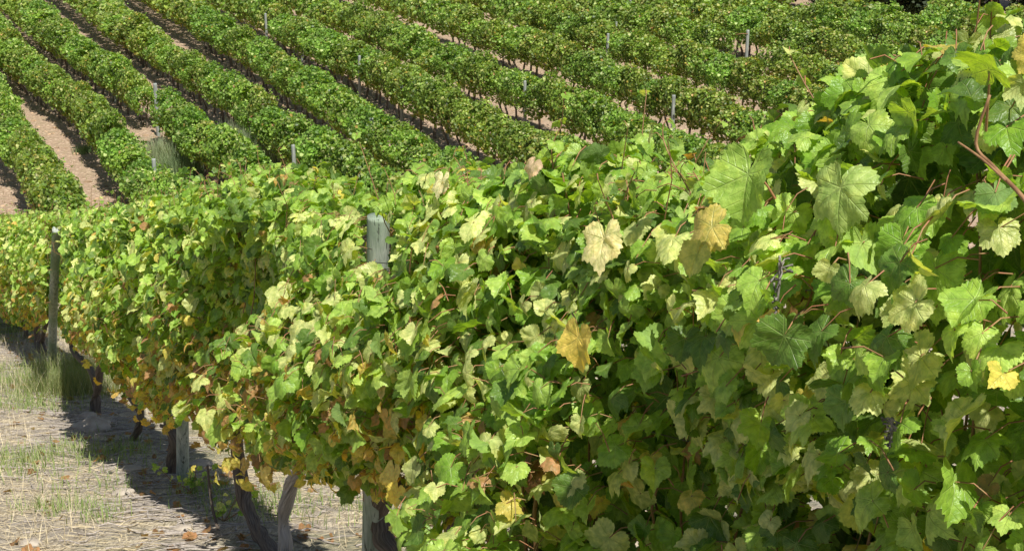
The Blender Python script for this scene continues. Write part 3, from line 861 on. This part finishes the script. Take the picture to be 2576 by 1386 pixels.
# lying straw
n = 42000
P, s, nn = area(n, r)
straw_d = fbm(P[:, 0]*.8, P[:, 1]*.8, 3, 71)
shade = np.exp(-((nn+.25)/.45)**2)
kp = (r.random(n) < np.clip(.75+.7*straw_d-.55*shade, .05, 1))
P, nn = P[kp], nn[kp]; n = len(P)
P[:, 2] += r.uniform(.002, .02, n)
az = r.normal(0, .9, n)+np.where(r.random(n) < .5, 0, 3.14); L = r.uniform(.04, .20, n); dv = np.stack([np.cos(az)*L, np.sin(az)*L, r.normal(0, .06, n)*L], -1)
wv = norm(np.cross(dv, np.array([0, 0, 1.])))*r.uniform(.0012, .003, n)[:, None]
bow = np.stack([-np.sin(az), np.cos(az), .3+0*az], -1)*(r.normal(0, .12, n)*L)[:, None]
e = P+dv; e[:, 2] = ground(e[:, 0], e[:, 1])+r.uniform(.004, .03, n)
m_ = (P+e)/2+bow; m_[:, 2] = np.maximum(m_[:, 2], ground(m_[:, 0], m_[:, 1])+.006)
V = np.stack([P-wv, P+wv, m_-wv, m_+wv, e-wv*.5, e+wv*.5], 1)
f = np.array([[0, 1, 3, 2], [2, 3, 5, 4]]); FF = (f[None]+(np.arange(n)*6)[:, None, None]).reshape(-1, 4)
c = np.ones((n, 4)); c[:, :3] = r.uniform(.55, 1.15, (n, 1))*np.array([1, .97, .9]); 
o = build("straw_litter", V.reshape(-1, 3), [FF], [M_dry], None, np.zeros((n*6, 2)), np.repeat(c, 6, 0)); tag(o, "dry yellow straw lying all over the sunlit path side ground", "straw", None, "stuff")
# standing dry grass
n = 22000; P, s, nn = area(n, r)
m = np.clip(patch_mask(P, [(60, 1250, .6), (30, 1100, .8), (200, 870, .9), (330, 930, .5), (40, 980, .8), (100, 1350, .4), (380, 1000, .4)])+.25*(fbm(P[:, 0], P[:, 1], 3, 8) > .25), 0, 1)
kp = (r.random(n) < m) & ~((nn > -.9) & (nn < .3) & (s < 11)); P = P[kp]; n = len(P)
c = np.ones((n, 4)); c[:, :3] = r.uniform(.7, 1.1, (n, 1))
blades("dry_grass", P, r.uniform(.10, .38, n), r.uniform(.2, .9, n), r.uniform(.0012, .0024, n), c, M_dry, "bleached dry grass stems standing on the ground left of the near row", r=r)
# green grass
n = 260000; P, s, nn = area(n, r)
m = patch_mask(P, [(150, 960, .75), (90, 1010, .5), (300, 1140, .22), (130, 1160, .45), (210, 1140, .35), (150, 1280, .20), (260, 1300, .14), (240, 1230, .2), (20, 960, .8), (10, 840, .8), (640, 1270, .3), (860, 1290, .3), (520, 1240, .2), (60, 1190, .25)])
kp = r.random(n) < m**1.3*np.clip(.6+fbm(P[:, 0]*3, P[:, 1]*3, 3, 14), 0, 1); P = P[kp]; n = len(P)
c = np.zeros((n, 4)); t = r.random((n, 1)); c[:, :3] = np.array([.13, .22, .05])*(1-t)+np.array([.34, .40, .14])*t
blades("green_grass", P, r.uniform(.05, .18, n), r.uniform(.1, .8, n), r.uniform(.0026, .0046, n), c, M_grass, "short green grass growing in patches left of the near row", r=r)
# tall tuft beside the pale post
for (x, y, rad, n, lab) in [(172, 985, .30, 2600, "bushy green grass tuft on the path edge below the pale free-standing post"), (215, 930, .38, 1500, "tall straw-tipped grass tuft behind the bushy green tuft")]:
    c0 = on_ground(x, y); P = c0+np.stack([r.normal(0, rad, n), r.normal(0, rad*.8, n), np.zeros(n)], -1); P[:, 2] = ground(P[:, 0], P[:, 1])
    c = np.zeros((n, 4)); t = r.random((n, 1)); c[:, :3] = np.array([.10, .16, .045])*(1-t)+np.array([.36, .34, .14])*t
    P = P-c0
    o = blades("grass_tuft", P, r.uniform(.15, .42, n), r.uniform(.1, .7, n), r.uniform(.0015, .003, n), c, M_grass, lab, None, "grass tuft", r=r); o.location = tuple(c0)
# twigs (prunings) under the row
n = 5200; P, s, nn = area(n, r, -1, 22, -2.2, 1.6)
kp = r.random(n) < np.exp(-((nn+.35)/.55)**2)+.12; P = P[kp]; n = len(P)
a = Acc(); az = r.normal(0, .8, n); L = r.uniform(.08, .55, n)**1.1
for k in range(n):
    d = np.array([math.cos(az[k]), math.sin(az[k]), 0])*L[k]
    p0 = P[k]; p3 = p0+d; mid1 = p0+d*.35+r.standard_normal(3)*L[k]*.05; mid2 = p0+d*.7+r.standard_normal(3)*L[k]*.06
    pts = np.array([p0, mid1, mid2, p3]); pts[:, 2] = ground(pts[:, 0], pts[:, 1])+.006+r.uniform(0, .03, 4)*(r.random() < .5)
    rad = r.uniform(.003, .008)
    V, q4, t3, uv = tube(pts, [rad, rad, rad*.85, rad*.6], 4, cap=False); a.add(V, t3, q4, (1, 1, 1, 0), uv)
o = a.out("pruned_twigs", [M_twig], None, True); tag(o, "grey pruned vine twigs scattered in the shade under the near row", "twigs", None, "stuff")
# fallen leaves
n = 1500; P, s, nn = area(n, r, -1, 22, -3.2, 2.4)
kp = r.random(n) < .25+.75*np.exp(-((nn)/.8)**2); P = P[kp]; n = len(P); P[:, 2] += r.uniform(.008, .03, n)
a = Acc(); col = np.concatenate([np.array([.30, .16, .08])*r.uniform(.55, 1.5, (n, 1)), np.full((n, 1), .6)], 1)
place_leaves(a, TM_, P, np.array([0, 0, 1.])+.35*r.standard_normal((n, 3)), r.standard_normal((n, 3)), r.uniform(.03, .065, n), col, 0, r)
o = a.out("fallen_leaves", [M_leaf], None, True); tag(o, "brown fallen vine leaves strewn over the ground by the near row", "leaves", None, "stuff")

# stones
def stone(P, R, seed, squash=.55):
    import bmesh
    bm = bmesh.new(); bmesh.ops.create_icosphere(bm, subdivisions=4, radius=1)
    V = np.array([v.co[:] for v in bm.verts]); F = np.array([[v.index for v in f.verts] for f in bm.faces]); bm.free()
    d = 1+.28*noise(V[:, 0]*1.1+seed, V[:, 1]*1.1, V[:, 2]*1.1, seed)+.10*noise(V[:, 0]*3, V[:, 1]*3+seed, V[:, 2]*3, seed+2)+.03*noise(V[:, 0]*9, V[:, 1]*9+seed, V[:, 2]*9, seed+2)
    V = V*d[:, None]*np.array([1.25, .85, squash])*R
    return V, F
for (x, y, R, lab) in [(240, 1083, .17, "large pale flat stone at the foot of the bowed dark trunk"), (225, 1058, .09, "small pale stone behind the large flat stone"), (330, 1182, .075, "small pale stone in the shade midway between two trunks"),
                       (312, 1240, .07, "brown rounded clod in the middle of the row's shadow"), (418, 1062, .07, "grey stone beside the S-shaped trunk"), (460, 1330, .05, "small grey stone in front of the green-grey post foot"), (500, 1165, .08, "grey stone half hidden behind the green-grey post"), (75, 1370, .06, "pinkish clod at the bottom left corner")]:
    p = on_ground(x, y); V, F = stone(p, R, int(x))
    o = build("stone", V, [F], [M_stone], None, np.zeros((len(V), 2)), np.ones((len(V), 4)), loc=(p[0], p[1], p[2]+R*.10)); tag(o, lab, "stone", "stones on the near ground")

# gravel and clods between the far rows
n = 6500
gx_ = r.uniform(-22, 12, n); gy_ = r.uniform(27, 58, n); P = np.stack([gx_, gy_, ground(gx_, gy_)], -1)
import bmesh as _b
bm = _b.new(); _b.ops.create_icosphere(bm, subdivisions=1, radius=1); SV = np.array([v.co[:] for v in bm.verts]); SF = np.array([[v.index for v in f.verts] for f in bm.faces]); bm.free()
S = r.uniform(.015, .06, n)*np.where(r.random(n) < .08, 1.8, 1)
V = P[:, None]+SV[None]*S[:, None, None]*r.uniform(.6, 1.3, (n, len(SV), 1))*np.array([1.2, 1, .6])
FF = (SF[None]+(np.arange(n)*len(SV))[:, None, None]).reshape(-1, 3)
c = np.ones((n, 4)); c[:, :3] = np.array([1.1, .88, .68])*r.uniform(.6, 1.35, (n, 1))
o = build("soil_clods", V.reshape(-1, 3), [FF], [M_stone], None, np.zeros((n*len(SV), 2)), np.repeat(c, len(SV), 0), smooth=False); tag(o, "stones and reddish clods strewn between the hillside rows", "clods", None, "stuff")

# ------------------------------------------------------------------ far rows
ROWS_PX = {  # foot line of each row in the picture
 'A': [(0, 335), (45, 435), (93, 505)],
 'B': [(0, 178), (77, 248), (186, 321), (240, 379), (313, 484)],
 'C': [(147, 163), (217, 209), (298, 267), (356, 310), (399, 344)],
 'D': [(360, 170), (457, 232), (542, 290), (615, 341), (728, 440)],
 'E': [(686, 232), (744, 286), (795, 321), (868, 375), (942, 430)],
 'F': [(891, 232), (946, 255), (1008, 300), (1089, 348), (1135, 372)],
 'G': [(1240, 290), (1302, 313), (1400, 348), (1471, 387)],
 'H': [(1481, 255), (1516, 283), (1593, 312)],
 'I': [(1650, 217), (1791, 267), (1907, 310)],
}
lines = {}
for k, pts in ROWS_PX.items():
    W = np.array([hit(x, y, 0, 30) for x, y in pts])
    a_, b_ = np.polyfit(W[:, 1], W[:, 0], 1)      # x = a*y + b
    lines[k] = (a_, b_, W[:, 1].mean(), W)
print({k: (round(v[0], 3), round(v[0]*45+v[1], 2)) for k, v in lines.items()})
# keep directions close to each other, hold each row at its measured middle
A0 = np.median([v[0] for v in lines.values()])
rows = []; RES = {}
for k in 'ABCDEFGHI':
    a_, b_, ym = lines[k][:3]; xm = a_*45+b_; a2 = dict(A=-.457, B=-.50, C=-.50, D=-.465, E=-.435, F=-.435, G=-.44, H=-.43, I=-.43)[k]; ym = 45
    rows.append((k, a2, xm-a2*ym))
    W = lines[k][3]; o_ = np.argsort(W[:, 1]); ry = W[o_, 1]; rx = (W[:, 0]-(a2*W[:, 1]+xm-a2*ym))[o_]*.8
    RES[k] = (np.concatenate([[ry[0]-8], ry, [ry[-1]+10]]), np.concatenate([[rx[0]*.5], rx, [rx[-1]*.5]]))
aI, bI = rows[-1][1], rows[-1][2]
for m_, k in enumerate('JKLMNOPQRST'):
    rows.append((k, aI, bI+3.45*(m_+1)))
ROWNAME = {  # row names
'A': 'lowest left hillside row', 'B': 'second hillside row from the lower left', 'C': 'third hillside row from the lower left',
           'D': 'fourth hillside row from the lower left', 'E': 'fifth hillside row from the lower left', 'F': 'sixth hillside row from the lower left',
           'G': 'seventh hillside row from the lower left', 'H': 'eighth hillside row from the lower left', 'I': 'ninth hillside row, just before the tall bare post',
           'J': 'tenth hillside row, just behind the tall bare post'}
H_VINE = 1.62
def far_variant(seed, nl=900, T=TL_, wid=.46, size=(.036, .070)):
    r = np.random.default_rng(seed); acc = Acc()
    x = r.uniform(-.66, .66, nl)
    lean = r.uniform(-.1, .1)
    th = r.uniform(-.35, np.pi+.35, nl)                       # around the section, mostly sides and top
    topn = 1+.34*noise(x*2.6+seed, 0, 0, seed); widn = 1+.55*noise(x*2.2+seed, np.cos(th)*1.2, np.sin(th)*2, seed+1)
    c = np.stack([x, np.zeros(nl), np.full(nl, 1.04)], -1)
    rad = 1-np.abs(r.standard_normal(nl))*.22
    yy = np.cos(th)*wid*widn*rad*np.where(np.sin(th) < 0, .85, 1); zz = np.sin(th)*.55*topn*rad
    pos = c+np.stack([0*x, yy+lean*zz, zz], -1)
    # skirt below the centre line
    lo = r.random(nl) < .34
    pos[lo, 2] = r.uniform(.58, 1.1, lo.sum())+.10*noise(x[lo]*4+seed, 3, 0, seed); sg = np.where(r.random(lo.sum()) < .5, -1, 1)
    pos[lo, 1] = sg*wid*widn[lo]*np.interp(pos[lo, 2], [.5, .8, 1.1], [.55, .85, 1.0])*rad[lo]
    out = np.stack([.15*r.standard_normal(nl), pos[:, 1]/wid, (pos[:, 2]-1.0)/.6], -1)
    nn = norm(out)+np.array([0, 0, .15])+.65*r.standard_normal((nl, 3))
    tip = np.array([0, 0, -1.])+.6*norm(out)+.6*r.standard_normal((nl, 3))
    col = leaf_colors(nl, .012 , r, .12); col[:, :3] *= .74*r.uniform(.85, 1.18)*np.array([r.uniform(.9, 1.15), 1, .9])
    clump = 1+.35*noise(x*3+seed, pos[:, 1]*4, pos[:, 2]*4, seed+3); col[:, :3] *= clump[:, None]
    yl = (pos[:, 2] < .75) & (r.random(nl) < .10); col[yl, :3] = np.array([.26, .20, .05])
    place_leaves(acc, T, pos, nn, tip, r.uniform(*size, nl), col, 0, r)
    # straggling shoots
    for q_ in range(5):
        bx = r.uniform(-.6, .6); m = 9; t = np.linspace(0, 1, m)
        p = np.stack([bx+t*r.normal()*.15, r.normal()*.15+t*r.normal()*.15, 1.38+t*r.uniform(.1, .28)], -1)+.03*r.standard_normal((m, 3))
        place_leaves(acc, T, p, np.array([0, 0, 1.])+.7*r.standard_normal((m, 3)), r.standard_normal((m, 3)), np.linspace(.07, .035, m), leaf_colors(m, 0, r), 0, r)
    return acc
def far_trunk(seed, two):
    r = np.random.default_rng(seed); out = []
    for k in range(two):
        a = Acc(); bx = (r.uniform(-.35, -.05) if k == 0 else r.uniform(.1, .4)) if two > 1 else r.uniform(-.15, .15)
        z = np.array([-.06, .12, .28, .42, .56, .74]); p = np.stack([bx+np.cumsum(r.normal(0, .045, 6)), np.cumsum(r.normal(0, .035, 6)), z], -1)
        V, q4, t3, uv = tube(p, [.048, .038, .033, .034, .036, .03], 7, .2, seed, True, 2); a.add(V, t3, q4, (1, 1, 1, 0), uv)
        if r.random() < .6:
            p2 = [p[3], p[3]+np.array([r.choice([-1, 1])*.12, 0, .12]), p[3]+np.array([r.choice([-1, 1])*.2, .0, .35])]
            V, q4, t3, uv = tube(p2, [.024, .02, .016], 6, .1, seed, True, 2); a.add(V, t3, q4, (1, 1, 1, 0), uv)
        out.append(a)
    return out
protos = []
for k in range(10):
    root = empty("grapevine", (0, 0, 0))
    f = far_variant(40+k, 1900).out("foliage", [M_leaf_far], root)
    ts = [a.out("trunk", [M_bark], root) for a in far_trunk(60+k, 2 if k % 3 else 1)]
    protos.append((root, [f]+ts))

# all vine places, nearest first
def row_end(x):      # far end of the block
    return float(np.interp(x, [-40, 8, 13, 21, 40], [78, 78, 62, 58.6, 56.5]))
places = []
rv = np.random.default_rng(99)
for (k, a_, b_) in rows:
    dirv = norm(np.array([a_, 1.0])); ang = math.atan2(dirv[1], dirv[0])
    y = 28.0 + rv.uniform(0, .8)
    while y < 78:
        x = a_*y+b_+(float(np.interp(y, *RES[k])) if k in RES else .25*float(noise(y*.15, ord(k)*3.3, 0, 3)))
        step = 1.12*dirv[1]
        if y < row_end(x):
            z = float(terr(x, y)); px, py, d = proj(np.array([x, y, z+1.0]))
            mx = 3.0/d[0]*F_
            if -mx < px[0] < W_+mx:
                # hidden behind the near row? its top runs low at left and high at right
                topy = np.interp(px[0], [0, 300, 480, 700, 800, 950, 1070, 1430, 1800, 1960, 2000, 2100, 2340, 2576], [530, 510, 465, 430, 500, 470, 400, 370, 500, 330, 240, 200, 120, 100])
                pt = proj(np.array([x, y, z+1.7]))[1][0]
                if pt < topy+130 and pt > -330:
                    places.append((y, x, z, ang, k, px[0], py[0], d[0], pt < topy))
        y += step
gaps = [hit(396, 344, 0, 30), hit(1873, 205, 0, 30)]
places = [p for p in places if not any((p[1]-g_[0])**2+(p[0]-g_[1])**2 < .95**2 for g_ in gaps[:1])]
places = [p for p in places if (p[1]-gaps[1][0])**2+(p[0]-gaps[1][1])**2 > 1.35**2]
vis = sorted([p for p in places if p[8]], key=lambda p: p[7]); hid = [p for p in places if not p[8]]
NIND = 298-len(vines)
near_v = vis[:NIND]; rest = vis[NIND:]+hid[:]
print("far vines", len(vis), len(hid), "individual", len(near_v))
def leaf_tint_label(k):
    return "leafy vine in the "+ROWNAME.get(k, 'hillside rows well behind the tall bare post')
first = {}
for idx, (y, x, z, ang, k, px, py, d, _) in enumerate(near_v):
    pr = idx % len(protos) if idx < len(protos) else int(rv.integers(0, len(protos)))
    root0, ch0 = protos[pr]
    if pr not in first:
        root = root0; first[pr] = 1
    else:
        root = root0.copy(); COL.objects.link(root)
        for c in ch0:
            cc = c.copy(); COL.objects.link(cc); cc.parent = root
    root.location = (x, y, z-.01)
    root.rotation_euler = (0, 0, ang+(math.pi if rv.random() < .5 else 0)+rv.normal()*.05)
    wide = 1.0+.04*np.clip((x+8)/10, 0, 1)-.12*np.clip((-6-x)/4, 0, 1)+.24*np.clip((y-44)/12, 0, 1)+.28*np.clip((y-48)/8, 0, 1)*np.clip((-10-x)/5, 0, 1)
    root.scale = (rv.uniform(.98, 1.1), rv.uniform(.80, 1.18)*wide, rv.uniform(.84, 1.10)*(1+.04*np.clip((x+6)/8, 0, 1)-.05*np.clip((-6-x)/4, 0, 1)+.12*np.clip((y-46)/12, 0, 1)))
    tag(root, leaf_tint_label(k), "grapevine", "vines of the "+(ROWNAME.get(k, 'hillside rows behind the tall bare post')))
# the remaining, smallest vines as one mass
fv = [far_variant(140+k, 650, TL_, .48, (.065, .10)) for k in range(5)]
fv = [(np.concatenate(a.V), np.concatenate(a.F3), np.concatenate(a.C)) for a in fv]
VV = []; FF3 = []; CC = []; off = 0
for (y, x, z, ang, k, *_r) in rest:
    V, F, C = fv[int(rv.integers(0, 5))]
    a_ = ang+(math.pi if rv.random() < .5 else 0); c_, s_ = math.cos(a_), math.sin(a_)
    wide = 1.0+.04*np.clip((x+8)/10, 0, 1)-.12*np.clip((-6-x)/4, 0, 1)+.24*np.clip((y-44)/12, 0, 1)+.28*np.clip((y-48)/8, 0, 1)*np.clip((-10-x)/5, 0, 1)
    S = np.array([rv.uniform(1, 1.1), rv.uniform(.9, 1.15)*wide, rv.uniform(.9, 1.1)*1.08])
    U = V*S; P = np.stack([U[:, 0]*c_-U[:, 1]*s_+x, U[:, 0]*s_+U[:, 1]*c_+y, U[:, 2]+z], -1)
    VV.append(P); FF3.append(F+off); CC.append(C); off += len(V)
if VV:
    o = build("distant_grapevines", np.concatenate(VV), [np.concatenate(FF3)], [M_leaf_far], None, np.zeros((off, 2)), np.concatenate(CC))
    tag(o, "mass of the most distant green vine rows along the top of the slope", "grapevines", None, "stuff")

# posts among the far rows: (pixel x, head y, foot/lowest seen y, radius, label)
FARP = [
 (399, 210, 344, .06, 0, "tall pale post standing in the gap of the third hillside row"),
 (293, 140, 262, .06, 0, "pale post rising left of the row gap, above the pale weeds"),
 (1874, 103, 205, .06, 1, "tall bare grey post standing clear above the hillside rows at right"),
 (941, 300, 440, .055, 0, "grey post foot below hillside leaves, directly above the near row's thick post"),
 (834, 235, 356, .055, 0, "leaning grey post foot between dark trunks in the fifth hillside row"),
 (1012, 196, 318, .055, 0, "grey post with dark trunks round its foot in the sixth hillside row"),
 (1514, 170, 285, .055, 0, "grey post whose head and foot both show in the eighth hillside row"),
 (1690, 243, 372, .055, -.35, "short grey post head poking from the leaves below the tall bare post, to its left"),
 (2064, 73, 170, .05, 0, "grey post head right of the tall bare post"),
 (2290, 116, 235, .05, 0, "dark grey post head near the tall shoots at upper right"),
 (1586, 5, 85, .05, 0, "grey post head close to the top edge, above the hillside's middle"),
 (1716, 10, 90, .05, 0, "second post head along the top edge, right of centre"),
 (1850, 0, 70, .05, 0, "faint post head at the top edge directly above the tall bare post"),
 (1548, 66, 155, .05, 0, "short pale post head in the upper hillside rows right of centre"),
 (1525, 95, 190, .05, 0, "small dark post head just below the short pale one"),
 (2430, 37, 110, .05, 0, "post head in the topmost rows near the upper right corner"),
 (673, 35, 130, .05, 0, "grey post head among the topmost rows left of centre"),
 (761, 66, 160, .05, 0, "pale post head among the upper rows left of centre"),
 (905, 165, 255, .05, 0, "grey post head level with the sixth row's leaves"),
 (1126, 243, 350, .05, 0, "pale post head in the leaves of the sixth hillside row"),
 (622, 427, 520, .05, -.3, "pale post head just above the near row's leaves, left of centre"),
 (746, 430, 520, .05, 0, "post foot among trunks behind the near row, left of the thick post"),
 (397, 455, 560, .05, -.3, "small pale post head low in the second hillside row"),
 (1321, 235, 330, .05, 0, "grey post foot in the seventh hillside row"),
]
pp = bpy.data.meshes
for (x, yh, yf, rad, off_, lab) in FARP:
    f = hit(x, yf, 0, 26); d = f @ FWD
    h = ray(x, yh); t = f[1]/h[1]; top = h*t
    L = top[2]-f[2]
    L = float(np.clip(L, 1.5, 2.0)) if off_ != 1 else 1.8
    root = empty("vineyard_post", tuple(f)); tag(root, lab, "post", "posts among the hillside rows")
    a = Acc(); tt = np.array([-.1, 0, .5, .97, 1.0])
    lean = rv.normal(0, .015, 2)
    P = np.stack([tt*L*lean[0], tt*L*lean[1], tt*L], -1)
    V, q4, t3, uv = tube(P, rad*np.array([1, 1, .97, .95, .85]), 14, .03, int(x) % 30, True); a.add(V, t3, q4, (1, 1, 1, 0), uv)
    a.out("post_shaft", [M_post_far], root, True)
    if off_ == 1:
        a = Acc(); V, q4, t3, uv = tube([[-.42, -.06, L-.16], [-.2, -.07, L-.12], [.02, -.065, L-.13]], [.012, .014, .012], 6); a.add(V, t3, q4, (1, 1, 1, 0), uv); a.out("dead_cane", [M_cane], root)

# pale weeds between the rows
def weed(x, y, rad, n, hgt, lab, tone):
    c0 = hit(x, y, 0, 26); c0[2] = float(ground(c0[0], c0[1]))
    r = np.random.default_rng(int(x)); P = np.stack([r.normal(0, rad*1.0, n), r.normal(0, rad, n), np.zeros(n)], -1)
    Q = P+c0; P[:, 2] = ground(Q[:, 0], Q[:, 1])-c0[2]
    t = r.random((n, 1)); c = np.zeros((n, 4)); c[:, :3] = np.array([.13, .20, .10])*(1-t)+np.array(tone)*t
    o = blades("weed_clump", P, r.uniform(.4, 1.0, n)*hgt, r.uniform(.1, .6, n), r.uniform(.004, .009, n), c, M_grass, lab, None, "weeds", r=r); o.location = tuple(c0); o["group"] = "pale weeds between the hillside rows"
weed(628, 405, .42, 2600, .95, "greenish feathery weed clump in the lane between the third and fourth hillside rows", (.42, .47, .32))
weed(598, 372, .30, 1300, .90, "bleached feathery weed at the left of the greenish clump", (.55, .55, .42))
weed(425, 410, .38, 2000, .85, "pale seeding weeds at the end of the gap beside the tall pale post", (.50, .52, .38))
weed(452, 440, .30, 1200, .70, "dark lower weeds beside the pale seeding ones", (.22, .28, .16))
weed(345, 485, .2, 300, .3, "small weeds in the shade of the second hillside row", (.2, .28, .12))
weed(215, 385, .16, 260, .35, "low leafy weed at the foot of the second hillside row", (.16, .26, .08))
# short dry grass along the far lanes
n = 26000; gx_ = r.uniform(-24, 20, n); gy_ = r.uniform(27, 62, n)
m = np.clip(fbm(gx_*.5, gy_*.5, 3, 81)*1.5+.15, 0, 1)+np.clip((gy_-44)/10, 0, .6)
kp = r.random(n) < m; P = np.stack([gx_, gy_, ground(gx_, gy_)], -1)[kp]; n = len(P)
t = r.random((n, 1)); c = np.zeros((n, 4)); c[:, :3] = np.array([.20, .22, .08])*(1-t)+np.array([.50, .42, .24])*t
blades("lane_grass", P, r.uniform(.05, .2, n), r.uniform(.2, .9, n), r.uniform(.003, .007, n), c, M_grass, "sparse dry grass in the lanes between the hillside rows", r=r)

# ------------------------------------------------------------------ trees beyond the block
M_tbark = simple_material("tree_bark", (.05, .04, .03), (.14, .11, .09), 8, (3, 3, .6), .95, .6, .03)
def tree_proto(seed):
    r = np.random.default_rng(seed); root = empty("oak_tree", (0, 0, 0))
    a = Acc(); V, q4, t3, uv = tube([[0, 0, -.3], [.05, 0, 1], [-.1, .1, 2.2], [0, 0, 3.6]], [.32, .25, .2, .12], 10, .15, seed, True, 3); a.add(V, t3, q4, (1, 1, 1, 0), uv)
    lv = Acc(); 
    for k in range(26):
        th = r.uniform(0, 6.28); h = r.uniform(.8, 5.6); R = 2.6*math.sqrt(max(.05, 1-((h-3.0)/3.4)**2))*r.uniform(.35, 1)
        c = np.array([math.cos(th)*R, math.sin(th)*R, h])
        V, q4, t3, uv = tube([[0, 0, min(h*.6+.4, 3.2)], c*.5+np.array([0, 0, h*.35]), c], [.07, .05, .02], 6, .1, seed, True, 2); a.add(V, t3, q4, (1, 1, 1, 0), uv)
        n = 420; q_ = norm(r.standard_normal((n, 3)))*(r.random((n, 1))**.4)*r.uniform(.6, 1.1); pos = c+q_*np.array([1, 1, .75])
        t = r.random((n, 1)); col = np.concatenate([np.array([.018, .035, .012])*(1-t)+np.array([.045, .07, .022])*t, np.zeros((n, 1))], 1)
        place_leaves(lv, TL_, pos, q_+np.array([0, 0, .6])+.5*r.standard_normal((n, 3)), r.standard_normal((n, 3)), r.uniform(.06, .13, n), col, 0, r)
    a.out("trunk", [M_tbark], root); lv.out("crown", [M_tree_leaf], root)
    return root
tp_ = [tree_proto(900+k) for k in range(3)]
spots = [(9.5, 82), (12.5, 70), (15.5, 66.3), (19.5, 64.3), (23.2, 63.1), (27.2, 62), (31, 61.5), (14.5, 77), (20.5, 71), (26.5, 68.5), (-30, 82), (-18, 84), (-5, 83), (17.5, 65.6), (21.4, 64.2), (25.2, 62.8), (11, 76), (29.2, 61.9)]
tl = ["dark rounded tree at the left end of the tree line above the top rows", "dark tree second from the left in the tree line at the upper right", "dark tree in the middle of the upper right tree line",
      "dark tree right of the middle of the upper right tree line", "dark tree near the right end of the upper tree line", "dark tree in the extreme upper right corner", "dark tree just beyond the right edge of the tree line",
      "dark tree in the back of the tree line, left part", "dark tree in the back of the tree line, middle part", "dark tree in the back of the tree line, right part",
      "tree beyond the hillside's upper left", "tree beyond the hillside's top, left of centre", "tree beyond the hillside's top, at the centre",
      "low dark tree filling the tree line left of its middle", "low dark tree filling the tree line right of its middle", "low dark tree close to the upper right corner", "dark tree behind the left end of the tree line", "low dark tree past the right end of the tree line"]
for k, (x, y) in enumerate(spots):
    p0 = tp_[k % 3]
    if k < 3: root = p0
    else:
        root = p0.copy(); COL.objects.link(root)
        for c in [c for c in bpy.data.objects if c.parent == p0]:
            cc = c.copy(); COL.objects.link(cc); cc.parent = root
    s_ = rv.uniform(.85, 1.15)
    root.location = (x, y, float(ground(x, y))-.05); root.rotation_euler = (0, 0, rv.uniform(0, 6.28)); root.scale = (s_, s_, s_*rv.uniform(.9, 1.1))
    tag(root, tl[k], "tree", "dark trees beyond the top of the vineyard")

# ------------------------------------------------------------------ light
SUN_AZ = np.array([.42, -.907]); SUN_EL = math.radians(57)
sd = Vector((SUN_AZ[0]*math.cos(SUN_EL), SUN_AZ[1]*math.cos(SUN_EL), math.sin(SUN_EL))).normalized()
sl = bpy.data.lights.new("sun", 'SUN'); sl.energy = 6.5; sl.angle = math.radians(.53); sl.color = (1.0, .955, .87)
so = bpy.data.objects.new("sun", sl); COL.objects.link(so); so.rotation_euler = sd.to_track_quat('Z', 'Y').to_euler(); so.location = (20, -10, 40)
w = bpy.data.worlds.new("World"); sc.world = w; w.use_nodes = True
nt = w.node_tree; bg = nt.nodes['Background']; sky = nt.nodes.new('ShaderNodeTexSky'); sky.sky_type = 'NISHITA'; sky.sun_disc = False
sky.sun_elevation = SUN_EL; sky.sun_rotation = math.atan2(sd.x, sd.y)
nt.links.new(sky.outputs[0], bg.inputs[0]); bg.inputs[1].default_value = .085
sc.view_settings.view_transform = 'Standard'; sc.view_settings.look = 'None'; sc.view_settings.exposure = 0; sc.view_settings.gamma = 1
sc.render.engine = 'CYCLES'; sc.cycles.max_bounces = 8; sc.cycles.transmission_bounces = 6; sc.cycles.diffuse_bounces = 4
